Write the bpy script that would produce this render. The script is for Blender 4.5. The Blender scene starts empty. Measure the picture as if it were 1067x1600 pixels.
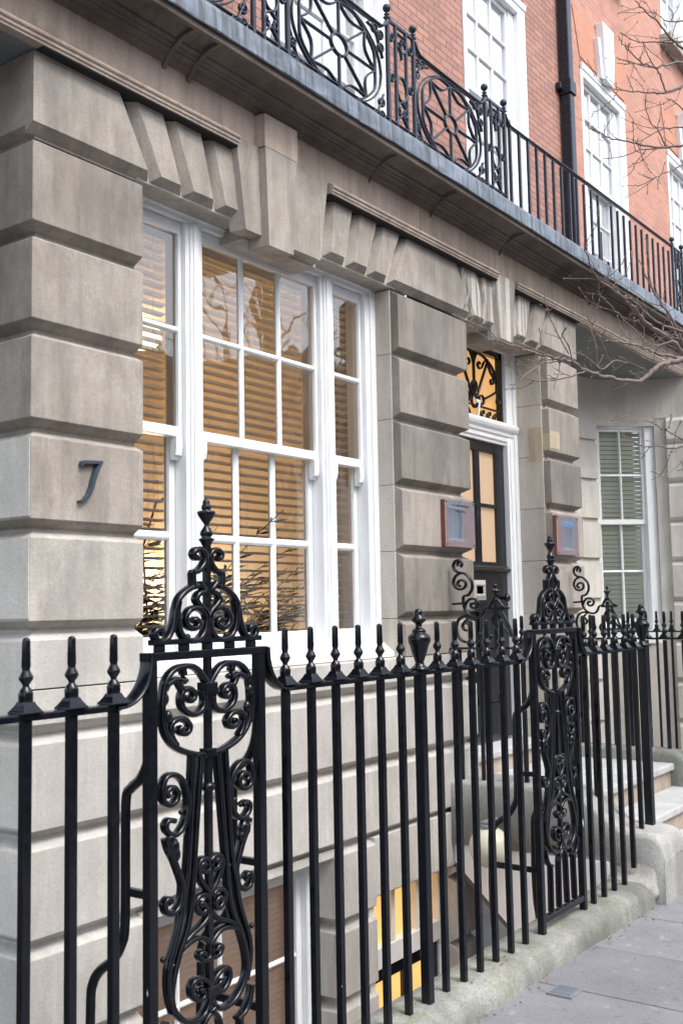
import bpy, math, random
from mathutils import Vector, Matrix
R = math.radians
sc = bpy.context.scene
# ---------------------------------------------------------------- camera
cam_d = bpy.data.cameras.new('camera'); cam = bpy.data.objects.new('camera', cam_d)
sc.collection.objects.link(cam); sc.camera = cam
yaw, pit, rol = R(54.1773), R(5.2582), R(1.0851)
f = Vector((math.sin(yaw)*math.cos(pit), math.cos(yaw)*math.cos(pit), math.sin(pit)))
r = Vector((math.cos(yaw), -math.sin(yaw), 0)); d = f.cross(r)
r2 = r*math.cos(rol)+d*math.sin(rol); d2 = -r*math.sin(rol)+d*math.cos(rol)
cam.matrix_world = Matrix(((r2.x, -d2.x, -f.x, 0), (r2.y, -d2.y, -f.y, 0), (r2.z, -d2.z, -f.z, 1.6), (0, 0, 0, 1)))
cam_d.sensor_fit = 'VERTICAL'; cam_d.sensor_height = 36; cam_d.sensor_width = 24
cam_d.lens = 1647.75/1600*36; cam_d.clip_end = 500; cam_d.clip_start = 0.05
cam_d.dof.use_dof = True; cam_d.dof.focus_distance = 5.6; cam_d.dof.aperture_fstop = 6.3
# ---------------------------------------------------------------- light
SUN_EL, SUN_AZ = R(55), R(182)          # azimuth clockwise from +Y
w = bpy.data.worlds.new('World'); sc.world = w; w.use_nodes = True
nt = w.node_tree; nt.nodes.clear()
sky = nt.nodes.new('ShaderNodeTexSky'); sky.sky_type = 'NISHITA'; sky.sun_disc = False
sky.sun_elevation = SUN_EL; sky.sun_rotation = SUN_AZ; sky.air_density = 1.0; sky.dust_density = 3.0
hs = nt.nodes.new('ShaderNodeHueSaturation'); hs.inputs['Saturation'].default_value = 0.55
bg = nt.nodes.new('ShaderNodeBackground'); bg.inputs['Strength'].default_value = 0.15
wo = nt.nodes.new('ShaderNodeOutputWorld')
nt.links.new(sky.outputs[0], hs.inputs['Color']); nt.links.new(hs.outputs[0], bg.inputs[0]); nt.links.new(bg.outputs[0], wo.inputs[0])
sd = bpy.data.lights.new('sun', 'SUN'); sd.energy = 0.8; sd.angle = R(25); sd.color = (1, .975, .94)
so = bpy.data.objects.new('sun', sd); sc.collection.objects.link(so)
sv = Vector((math.sin(SUN_AZ)*math.cos(SUN_EL), math.cos(SUN_AZ)*math.cos(SUN_EL), math.sin(SUN_EL)))
so.rotation_euler = sv.to_track_quat('Z', 'Y').to_euler(); so.location = sv*40
sc.view_settings.view_transform = 'Standard'; sc.view_settings.look = 'None'
sc.view_settings.exposure = 1.42; sc.view_settings.gamma = 1
# ---------------------------------------------------------------- helpers
RNG = random.Random(7)
class MB:
    def __init__(s): s.v = []; s.f = []; s.sm = []
    def add(s, vs, fs, smooth=False):
        n = len(s.v); s.v += [tuple(p) for p in vs]; s.f += [tuple(i+n for i in q) for q in fs]; s.sm += [smooth]*len(fs); return s
    def box(s, x0, x1, y0, y1, z0, z1):
        return s.add([(x0,y0,z0),(x1,y0,z0),(x1,y1,z0),(x0,y1,z0),(x0,y0,z1),(x1,y0,z1),(x1,y1,z1),(x0,y1,z1)],
                     [(0,3,2,1),(4,5,6,7),(0,1,5,4),(1,2,6,5),(2,3,7,6),(3,0,4,7)])
    def loft(s, rings, caps=True, smooth=False, closed=True):
        n = len(rings[0]); vs = [p for q in rings for p in q]; fs = []
        for k in range(len(rings)-1):
            for i in range(n if closed else n-1):
                j = (i+1) % n; fs.append((k*n+i, k*n+j, (k+1)*n+j, (k+1)*n+i))
        s.add(vs, fs, smooth)
        if caps: s.add(list(rings[0]), [tuple(range(n))[::-1]]); s.add(list(rings[-1]), [tuple(range(n))])
        return s
    def prism(s, poly, a, b, ax='y'):        # poly in the plane across axis ax
        g = {'y': lambda p, t: (p[0], t, p[1]), 'x': lambda p, t: (t, p[0], p[1]), 'z': lambda p, t: (p[0], p[1], t)}[ax]
        return s.loft([[g(p, a) for p in poly], [g(p, b) for p in poly]])
    def block(s, front, back, yf, yb):       # chamfered stone: front face polygon, larger back polygon
        return s.loft([[(p[0], yf, p[1]) for p in front], [(p[0], yb, p[1]) for p in back]])
    def course(s, x0, x1, yf, yb, z0, z1, cb=.038, ct=.036, d=.056, left=True, right=False, front=True):
        def ring(z, q):
            return [(x0+(q if left else 0), yf+(q if front else 0), z), (x1-(q if right else 0), yf+(q if front else 0), z), (x1-(q if right else 0), yb, z), (x0+(q if left else 0), yb, z)]
        return s.loft([ring(z0, d), ring(z0+.006, d), ring(z0+cb, 0), ring(z1-ct, 0), ring(z1-.006, d), ring(z1, d)])
    def strap(s, pts, t=.010, dep=.026, plane='y', c=0., ends=True):   # flat iron bent in one plane
        P = cr(pts, 4); n = len(P); rings = []
        for i in range(n):
            a = P[max(i-1, 0)]; b = P[min(i+1, n-1)]; dx, dz = b[0]-a[0], b[1]-a[1]; L = math.hypot(dx, dz) or 1
            nx, nz = -dz/L, dx/L; ring = []
            for (u, v) in ((-.5, -.32), (-.5, .32), (-.25, .5), (.25, .5), (.5, .32), (.5, -.32), (.25, -.5), (-.25, -.5)):
                A = P[i][0]+nx*t*u; B = P[i][1]+nz*t*u; Cc = c+dep*v
                ring.append((A, Cc, B) if plane == 'y' else (Cc, A, B))
            rings.append(ring)
        s.loft(rings, smooth=True)
        return s
    def tube(s, pts, rad, n=6, smooth=True, caps=True):
        P = [Vector(p) for p in pts]; rr = rad if isinstance(rad, (list, tuple)) else [rad]*len(P); rings = []; up = None
        for i, p in enumerate(P):
            t = (P[min(i+1, len(P)-1)]-P[max(i-1, 0)]).normalized()
            if up is None: up = Vector((0, 0, 1)) if abs(t.z) < .9 else Vector((1, 0, 0))
            a = t.cross(up).normalized(); b = a.cross(t).normalized(); up = b
            rings.append([tuple(p+(a*math.cos(2*math.pi*k/n)+b*math.sin(2*math.pi*k/n))*rr[i]) for k in range(n)])
        return s.loft(rings, caps=caps, smooth=smooth)
    def lathe(s, cx, cy, prof, n=14, rot=0., smooth=True):
        return s.loft([[(cx+q*math.cos(rot+2*math.pi*k/n), cy+q*math.sin(rot+2*math.pi*k/n), z) for k in range(n)] for (q, z) in prof], smooth=smooth)
    def ball(s, c, q, n=8, m=6, sz=1.):
        return s.lathe(c[0], c[1], [(q*math.sin(math.pi*max(.03, min(.97, k/m))), c[2]-q*sz*math.cos(math.pi*k/m)) for k in range(m+1)], n)
    def xf(s, M):
        s.v = [tuple(M @ Vector(p)) for p in s.v]; return s
    def build(s, name, mat, parent=None, bev=0., seg=1):
        off = Vector((0, 0, 0)); q = parent
        while q is not None: off += q.location; q = q.parent
        me = bpy.data.meshes.new(name); me.from_pydata([tuple(Vector(p)-off) for p in s.v], [], s.f)
        me.polygons.foreach_set('use_smooth', s.sm); me.validate(); me.update()
        o = bpy.data.objects.new(name, me); sc.collection.objects.link(o); o.parent = parent
        if mat: me.materials.append(mat)
        import bmesh
        bm = bmesh.new(); bm.from_mesh(me); (None if name == 'glass' else bmesh.ops.recalc_face_normals(bm, faces=bm.faces)); bm.to_mesh(me); bm.free()
        if bev:
            m = o.modifiers.new('bevel', 'BEVEL'); m.width = bev; m.segments = seg; m.limit_method = 'ANGLE'; m.angle_limit = R(25); m.harden_normals = False
        return o
def cr(pts, k=4):                            # smooth curve through points
    if len(pts) < 3: return list(pts)
    out = []; n = len(pts)
    for i in range(n-1):
        p0, p1, p2, p3 = pts[max(i-1, 0)], pts[i], pts[i+1], pts[min(i+2, n-1)]
        for j in range(k):
            t = j/k; out.append(tuple(.5*((2*p1[a])+(-p0[a]+p2[a])*t+(2*p0[a]-5*p1[a]+4*p2[a]-p3[a])*t*t+(-p0[a]+3*p1[a]-3*p2[a]+p3[a])*t**3) for a in range(len(p1))))
    return out+[tuple(pts[-1])]
def thing(name, label, cat, loc=(0,0,0), group=None):
    o = bpy.data.objects.new(name, None); sc.collection.objects.link(o); o.location = loc; o.empty_display_size = .1
    return tag(o, label, cat, group)
def tag(o, label, cat=None, group=None, kind=None):
    if label: o['label'] = label
    if cat: o['category'] = cat
    if group: o['group'] = group
    if kind: o['kind'] = kind
    return o
def mirror(st): return [[(-p[0], p[1]) for p in s_] for s_ in st]
# ---------------------------------------------------------------- materials
def mat(name, base=(.5,.5,.5), rough=.6, metal=0., spec=.5):
    m = bpy.data.materials.new(name); m.use_nodes = True; b = m.node_tree.nodes['Principled BSDF']
    b.inputs['Base Color'].default_value = (*base, 1); b.inputs['Roughness'].default_value = rough; b.inputs['Metallic'].default_value = metal
    b.inputs['Specular IOR Level'].default_value = spec
    return m, m.node_tree, b
def N(nt, t, **k):
    n = nt.nodes.new(t)
    for a, b in k.items():
        if hasattr(n, a) and a != 'inputs': setattr(n, a, b)
    return n
def noise(nt, vec, scale, detail=4, rough=.55, dist=0.):
    n = N(nt, 'ShaderNodeTexNoise'); n.inputs['Scale'].default_value = scale; n.inputs['Detail'].default_value = detail
    n.inputs['Roughness'].default_value = rough; n.inputs['Distortion'].default_value = dist; nt.links.new(vec, n.inputs['Vector']); return n.outputs['Fac']
def mapp(nt, vec, sc3, loc=(0,0,0)):
    n = N(nt, 'ShaderNodeMapping'); n.inputs['Scale'].default_value = sc3; n.inputs['Location'].default_value = loc; nt.links.new(vec, n.inputs['Vector']); return n.outputs[0]
def ramp(nt, fac, a, b, ca=0., cb=1.):
    n = N(nt, 'ShaderNodeMapRange'); n.inputs['From Min'].default_value = a; n.inputs['From Max'].default_value = b
    n.inputs['To Min'].default_value = ca; n.inputs['To Max'].default_value = cb; nt.links.new(fac, n.inputs['Value']); return n.outputs[0]
def mixc(nt, fac, a, b, mode='MIX'):
    n = N(nt, 'ShaderNodeMix'); n.data_type = 'RGBA'; n.blend_type = mode
    if isinstance(fac, float): n.inputs[0].default_value = fac
    else: nt.links.new(fac, n.inputs[0])
    for i, c in ((6, a), (7, b)):
        if isinstance(c, tuple): n.inputs[i].default_value = (*c, 1)
        else: nt.links.new(c, n.inputs[i])
    return n.outputs[2]
def bump(nt, b, h, dist=.004, st=.6):
    n = N(nt, 'ShaderNodeBump'); n.inputs['Distance'].default_value = dist; n.inputs['Strength'].default_value = st
    nt.links.new(h, n.inputs['Height']); nt.links.new(n.outputs[0], b.inputs['Normal']); return n
def pos(nt): return N(nt, 'ShaderNodeNewGeometry').outputs['Position']
def stone(name, c1, c2, stain=(.16,.13,.11), stain_amt=.5, streak=.5, white=0., moss=0., island=.14, grain=1.):
    m, nt, b = mat(name, rough=.88, spec=.25); p = pos(nt)
    n1 = noise(nt, p, 1.7, 6, .6); col = mixc(nt, ramp(nt, n1, .36, .64), c1, c2)
    nb = noise(nt, mapp(nt, p, (1, 1, .6), (2, 7, 3)), 3.8, 7, .7); col = mixc(nt, ramp(nt, nb, .48, .70, 0., .55*island/.14 if island < .14 else .8), col, (c2[0]*.74, c2[1]*.75, c2[2]*.77))
    wd = noise(nt, mapp(nt, p, (2.6, 2.6, .5), (8, 8, 1)), 2.2, 4, .6); col = mixc(nt, ramp(nt, wd, .52, .66, 0., .4), col, (min(c1[0]*1.22, .8), min(c1[1]*1.2, .8), min(c1[2]*1.15, .8)))
    st = noise(nt, mapp(nt, p, (7.5, 7.5, .8)), 1.6, 5, .62)
    col = mixc(nt, ramp(nt, st, .48, .78, 0., streak), col, tuple(x*.62 for x in c2))
    lt = noise(nt, mapp(nt, p, (8, 8, .6), (3, 3, 3)), 1.6, 5, .65)
    col = mixc(nt, ramp(nt, lt, .56, .74, 0., .35), col, tuple(min(x*1.35, .8) for x in c1))
    big = noise(nt, mapp(nt, p, (1.3, 1.3, .8), (9, 1, 4)), 2.6, 8, .72)
    col = mixc(nt, ramp(nt, big, .5, .78, 0., stain_amt), col, stain)
    if white:
        wn = noise(nt, mapp(nt, p, (19, 19, .35), (5, 2, 1)), 1.3, 3, .5)
        col = mixc(nt, ramp(nt, wn, .5, .56, 0., white), col, (.74, .72, .66))
    if moss:
        mn = noise(nt, p, 5., 6, .65); col = mixc(nt, ramp(nt, mn, .5, .66, 0., moss), col, (.14, .17, .07))
    ge = N(nt, 'ShaderNodeNewGeometry'); rv = ramp(nt, ge.outputs['Random Per Island'], 0, 1, 1-island, 1+island*.5)
    vm = N(nt, 'ShaderNodeVectorMath', operation='SCALE'); nt.links.new(col, vm.inputs[0]); nt.links.new(rv, vm.inputs['Scale'])
    sp = noise(nt, p, 95., 4, .75); col = mixc(nt, ramp(nt, sp, .42, .72, 0., .42*grain), vm.outputs[0], tuple(x*.55 for x in c2))
    nt.links.new(col, b.inputs['Base Color'])
    fine = noise(nt, p, 40., 8, .75); bump(nt, b, fine, .0055*grain, .6)
    return m
M = {}
M['stone'] = stone('portland_stone_upper', (.465,.425,.375), (.325,.293,.255), stain_amt=.68, streak=.65, island=.4)
M['stone_mid'] = stone('portland_stone_mid', (.51,.48,.435), (.385,.36,.32), stain_amt=.45, streak=.45, island=.2)
M['stone_clean'] = stone('cleaned_pale_stone', (.68,.655,.60), (.57,.545,.49), stain=(.4,.38,.33), stain_amt=.2, streak=.25, island=.08)
M['stone_pale'] = stone('portland_stone_pale', (.575,.555,.52), (.45,.43,.395), stain=(.3,.27,.23), stain_amt=.35, streak=.35, island=.08)
M['stone_drip'] = stone('limestone_with_lime_runs', (.45,.41,.36), (.30,.27,.235), stain_amt=.5, streak=.6, white=.6)
M['frieze'] = stone('frieze_stone', (.52,.435,.365), (.40,.325,.265), stain=(.13,.09,.07), stain_amt=.5, streak=.85, island=.05)
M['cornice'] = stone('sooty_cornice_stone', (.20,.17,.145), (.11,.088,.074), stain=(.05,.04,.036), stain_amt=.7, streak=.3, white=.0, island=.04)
M['reveal'] = stone('buff_reveal_stone', (.56,.52,.46), (.46,.425,.37), stain=(.3,.2,.13), stain_amt=.25, streak=.3, island=.08)
M['kerb'] = stone('mossy_kerb_stone', (.36,.37,.345), (.17,.175,.155), stain=(.11,.11,.09), stain_amt=.8, streak=.25, moss=.5, grain=1.6, island=.03)
M['kerb_smooth'] = stone('weathered_end_block', (.46,.46,.445), (.30,.30,.285), stain=(.20,.19,.16), stain_amt=.5, streak=.5, moss=.18, grain=1.5, island=.03)
M['tread'] = stone('pale_step_tread', (.56,.57,.56), (.45,.46,.46), stain=(.3,.29,.27), stain_amt=.3, streak=.1, island=.05)
M['riser'] = stone('warm_step_riser', (.52,.45,.38), (.42,.34,.27), stain=(.15,.11,.08), stain_amt=.6, streak=.6, island=.05)
M['soffit'], nt_, b_ = mat('grey_painted_soffit', (.17,.18,.185), .8)
n_ = noise(nt_, pos(nt_), 2.5, 5); nt_.links.new(mixc(nt_, ramp(nt_, n_, .3, .7), (.15,.16,.165), (.22,.225,.225)), b_.inputs['Base Color'])
def paint(name, c, rough=.4, var=.06, bmp=.3, dirt=0.):
    m, nt, b = mat(name, c, rough); p = pos(nt); n1 = noise(nt, p, 6., 5)
    col = mixc(nt, ramp(nt, n1, .3, .75), c, tuple(x*(1-var) for x in c))
    if dirt:
        d_ = noise(nt, mapp(nt, p, (9, 9, 2)), 3., 6, .7); col = mixc(nt, ramp(nt, d_, .58, .8, 0., dirt), col, (.3,.29,.27))
    nt.links.new(col, b.inputs['Base Color']); bump(nt, b, noise(nt, p, 45., 3), .0012, bmp); return m
M['white'] = paint('white_gloss_paint', (.80,.82,.83), .38, .07, .35, .25)
M['white_up'] = paint('white_window_paint', (.82,.83,.84), .5, .05)
M['white_wall'] = paint('white_masonry_paint', (.80,.81,.82), .7, .06, .4, .15)
M['grey_trim'] = paint('grey_white_door_trim', (.70,.70,.69), .5, .1, .3, .3)
M['black_door'] = paint('black_door_paint', (.009,.010,.012), .16, .1, .1)
M['slat'] = paint('white_blind_slat', (.78,.74,.71), .55, .05, .0)
M['cord'] = paint('white_cord', (.7,.68,.64), .8, .0, .0)
M['room'] = paint('warm_cream_wall', (.85,.75,.61), .8, .06, .1)
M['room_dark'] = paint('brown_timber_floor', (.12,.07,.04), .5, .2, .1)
M['rubber'] = paint('dark_rubber', (.02,.02,.02), .6, .1)
def iron(name, c=(.003,.004,.0065), rough=.15, chips=.0):
    m, nt, b = mat(name, c, rough, 0., .36); p = pos(nt)
    n1 = noise(nt, p, 30., 4); col = mixc(nt, ramp(nt, n1, .45, .75), c, tuple(x*1.6+.002 for x in c))
    ch = noise(nt, p, 42., 5, .7); col = mixc(nt, ramp(nt, ch, .75, .77, 0., .7), col, (.10,.085,.08))
    if chips:
        c2 = noise(nt, mapp(nt, p, (9, 9, 2.2), (4, 0, 2)), 3., 4, .6); col = mixc(nt, ramp(nt, c2, .765-chips, .775-chips), col, (.5,.52,.53))
    nt.links.new(col, b.inputs['Base Color']); nt.links.new(ramp(nt, n1, .3, .8, rough*.7, rough*1.7), b.inputs['Roughness'])
    bump(nt, b, noise(nt, p, 38., 3, .5), .0012, .3); return m
M['iron'] = iron('black_gloss_ironwork', chips=.035)
M['iron_up'] = iron('weathered_balcony_iron', (.020,.026,.040), .36)
M['pipe'] = iron('drainpipe_paint', (.012,.018,.026), .2)
m, nt, b = mat('lead_flashing', rough=.42, metal=.35); p = pos(nt)
l1 = noise(nt, p, 5., 6, .65); l2 = noise(nt, mapp(nt, p, (14, 14, 1.2)), 1.6, 5, .65)
col = mixc(nt, ramp(nt, l1, .35, .7), (.11,.135,.165), (.26,.30,.345)); col = mixc(nt, ramp(nt, l2, .46, .62, 0., .85), col, (.07,.07,.07))
nt.links.new(col, b.inputs['Base Color']); bump(nt, b, noise(nt, p, 9., 5), .01, .6); M['lead'] = m
def brick(name, a, c, mortar, scale=1., ang=0., msize=.010):
    m, nt, b = mat(name, rough=.9, spec=.2); p = pos(nt)
    sx = N(nt, 'ShaderNodeSeparateXYZ'); nt.links.new(p, sx.inputs[0]); cx = N(nt, 'ShaderNodeCombineXYZ'); nt.links.new(sx.outputs['X'], cx.inputs['X']); nt.links.new(sx.outputs['Z'], cx.inputs['Y'])
    bt = N(nt, 'ShaderNodeTexBrick'); nt.links.new(cx.outputs[0], bt.inputs['Vector'])
    bt.inputs['Scale'].default_value = 1.; bt.inputs['Brick Width'].default_value = .225*scale; bt.inputs['Row Height'].default_value = .075*scale
    bt.inputs['Mortar Size'].default_value = msize; bt.inputs['Mortar Smooth'].default_value = .2; bt.inputs['Bias'].default_value = -.1
    bt.inputs['Color1'].default_value = (*a, 1); bt.inputs['Color2'].default_value = (*c, 1); bt.inputs['Mortar'].default_value = (*mortar, 1)
    n1 = noise(nt, p, 3., 6, .7); col = mixc(nt, ramp(nt, n1, .45, .75, 0., .45), bt.outputs['Color'], tuple(x*.55 for x in c))
    n2 = noise(nt, p, 40., 4, .7); col = mixc(nt, ramp(nt, n2, .4, .8, 0., .3), col, tuple(min(1, x*1.5) for x in a))
    nt.links.new(col, b.inputs['Base Color'])
    inv = ramp(nt, bt.outputs['Fac'], 0, 1, 1, 0); bump(nt, b, inv, .006, .8); return m
M['brick'] = brick('brown_red_brick', (.44,.235,.185), (.32,.18,.15), (.145,.125,.115), .68, msize=.0042)
M['brick2'] = brick('orange_red_brick', (.53,.265,.195), (.42,.21,.165), (.47,.36,.30), .66, msize=.0045)
M['rubbed'] = brick('rubbed_brick', (.56,.275,.19), (.52,.25,.175), (.54,.29,.21), .5, msize=.002)
m, nt, b = mat('york_stone_paving', rough=.75, spec=.35); p = pos(nt)
p1 = noise(nt, p, 2.2, 7, .65); p2 = noise(nt, p, 110., 3, .6); col = mixc(nt, ramp(nt, p1, .3, .72), (.215,.218,.232), (.135,.137,.15))
pg = noise(nt, p, 19., 2, .4); col = mixc(nt, ramp(nt, pg, .66, .70, 0., .45), col, (.09,.09,.095)); pw = noise(nt, mapp(nt, p, (1,1,1), (4,4,4)), 13., 2, .4); col = mixc(nt, ramp(nt, pw, .68, .71, 0., .3), col, (.42,.42,.42)); p3 = noise(nt, p, 7., 6, .7); col = mixc(nt, ramp(nt, p3, .55, .8, 0., .4), col, (.13,.125,.125)); col = mixc(nt, ramp(nt, p2, .35, .75, 0., .3), col, (.40,.40,.41))
ge = N(nt, 'ShaderNodeNewGeometry'); vm = N(nt, 'ShaderNodeVectorMath', operation='SCALE'); nt.links.new(col, vm.inputs[0]); nt.links.new(ramp(nt, ge.outputs['Random Per Island'], 0, 1, .9, 1.08), vm.inputs['Scale'])
nt.links.new(vm.outputs[0], b.inputs['Base Color']); nt.links.new(ramp(nt, p1, .3, .7, .5, .8), b.inputs['Roughness']); bump(nt, b, p2, .003, .5); M['slab'] = m
M['asphalt'] = stone('asphalt', (.06,.06,.06), (.045,.045,.045), stain_amt=.1, streak=0., island=0.)
def glass(name, tint=(1,1,1), refl=1.25, wave=.0007):
    m = bpy.data.materials.new(name); m.use_nodes = True; nt = m.node_tree; nt.nodes.clear()
    o = N(nt, 'ShaderNodeOutputMaterial'); mx = N(nt, 'ShaderNodeMixShader'); t = N(nt, 'ShaderNodeBsdfTransparent'); g = N(nt, 'ShaderNodeBsdfGlossy')
    t.inputs[0].default_value = (*tint, 1); g.inputs['Roughness'].default_value = .0
    fr = N(nt, 'ShaderNodeFresnel'); fr.inputs['IOR'].default_value = 1.5; q = ramp(nt, fr.outputs[0], 0, 1, .03, refl)
    bp = N(nt, 'ShaderNodeBump'); bp.inputs['Distance'].default_value = wave; bp.inputs['Strength'].default_value = 1.; nt.links.new(noise(nt, pos(nt), 5., 1), bp.inputs['Height']); nt.links.new(bp.outputs[0], g.inputs['Normal'])
    nt.links.new(q, mx.inputs[0]); nt.links.new(t.outputs[0], mx.inputs[1]); nt.links.new(g.outputs[0], mx.inputs[2]); nt.links.new(mx.outputs[0], o.inputs[0]); return m
M['glass'] = glass('window_glass', (.93,.95,.94), 2.6)
M['glass_low'] = glass('bay_window_glass', (.96,.98,.97), 1.2)
M['glass_up'] = glass('upper_window_glass', (.97,.98,.98), 9.)
def lit(name, c, e, st, rough=.35, sc_=6., stretch=(1,1,1)):
    m, nt, b = mat(name, c, rough); p = pos(nt); n1 = noise(nt, mapp(nt, p, stretch), sc_, 3)
    nt.links.new(mixc(nt, ramp(nt, n1, .3, .7), e, tuple(x*.72 for x in e)), b.inputs['Emission Color']); b.inputs['Emission Strength'].default_value = st
    bump(nt, b, noise(nt, p, 60., 3), .002, .5); return m
M['amber'] = lit('lit_obscured_door_glass', (.35,.25,.17), (.38,.265,.17), .36, .3, 3., (22, 22, 1.2))
M['fan'] = lit('lit_fanlight_glass', (.3,.18,.08), (.62,.33,.12), .52, .4, 2.)
M['amber_low'] = lit('lit_basement_glass', (.3,.18,.08), (.86,.47,.15), .55, .3, 3.)
M['lampshade'] = lit('glowing_lamp_shade', (.8,.7,.5), (1.,.66,.30), 2.2)
M['screen'] = paint('dim_basement_blind', (.85,.75,.69), .6, .05, .1)
M['chrome'], nt_, b_ = mat('polished_steel', (.86,.87,.88), .03, 1.)
bump(nt_, b_, noise(nt_, pos(nt_), 3.2, 2), .002, .2)
M['wood_edge'] = paint('red_brown_plaque_edge', (.20,.065,.045), .5, .3)
M['engrave'] = paint('dark_engraving', (.06,.06,.065), .5, 0., 0.)
M['blue'] = paint('blue_lettering', (.12,.33,.62), .5, 0., 0.)
M['slate_num'] = paint('blue_grey_metal_numeral', (.045,.065,.085), .3, .2)
M['bark'] = paint('twig_bark', (.19,.15,.14), .75, .35, .6)
M['bud'] = paint('pale_bud', (.28,.20,.12), .6, .3)
M['leaf'] = paint('dark_houseplant_leaf', (.03,.055,.025), .35, .4, .2)
M['terra'] = paint('terracotta_pot', (.35,.13,.06), .7, .2)
M['globe'] = paint('cream_glass_globe', (.62,.60,.47), .25, .05, .1)
M['grey_metal'] = paint('grey_metal', (.22,.23,.24), .4, .2)
M['leafdry'] = paint('dry_leaf_litter', (.22,.13,.075), .8, .4)
M['mortar'] = paint('grey_mortar', (.20,.20,.20), .9, .1)
M['tan_patch'] = stone('tan_repair_stone', (.49,.42,.315), (.42,.35,.25), stain_amt=.15, streak=.5, island=.15)
M['moss_cover'] = paint('blue_grey_cover_plate', (.13,.155,.18), .6, .3, .8)
M['curtain'] = paint('white_net_curtain', (.80,.80,.78), .9, .05, .2)
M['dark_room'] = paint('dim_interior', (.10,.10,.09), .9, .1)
M['green_slat'] = paint('olive_grey_blind_slat', (.74,.745,.60), .6, .06, 0.)
M['far_pane'] = paint('curtained_far_pane', (.62,.66,.70), .15, .3, 0.)
M['bright_white'] = paint('fresh_white_masonry', (.88,.90,.93), .7, .02, .3)
M['bounce_white'] = paint('white_bounce_paint', (.78,.78,.76), .8, .12, .3, .3)  # white for the added bounce facing in the area
M['shade_black'], nt_, b_ = mat('painted_shade_black', (.02,.018,.017), .95)  # near-black colour standing in for the shade under the moulding
M['letterplate'] = paint('dull_nickel', (.42,.40,.36), .35, .2, .3)
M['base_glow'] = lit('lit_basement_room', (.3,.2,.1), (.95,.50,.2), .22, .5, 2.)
M['brick_far'] = brick('pale_red_far_brick', (.80,.50,.44), (.72,.43,.37), (.6,.5,.46))
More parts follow.
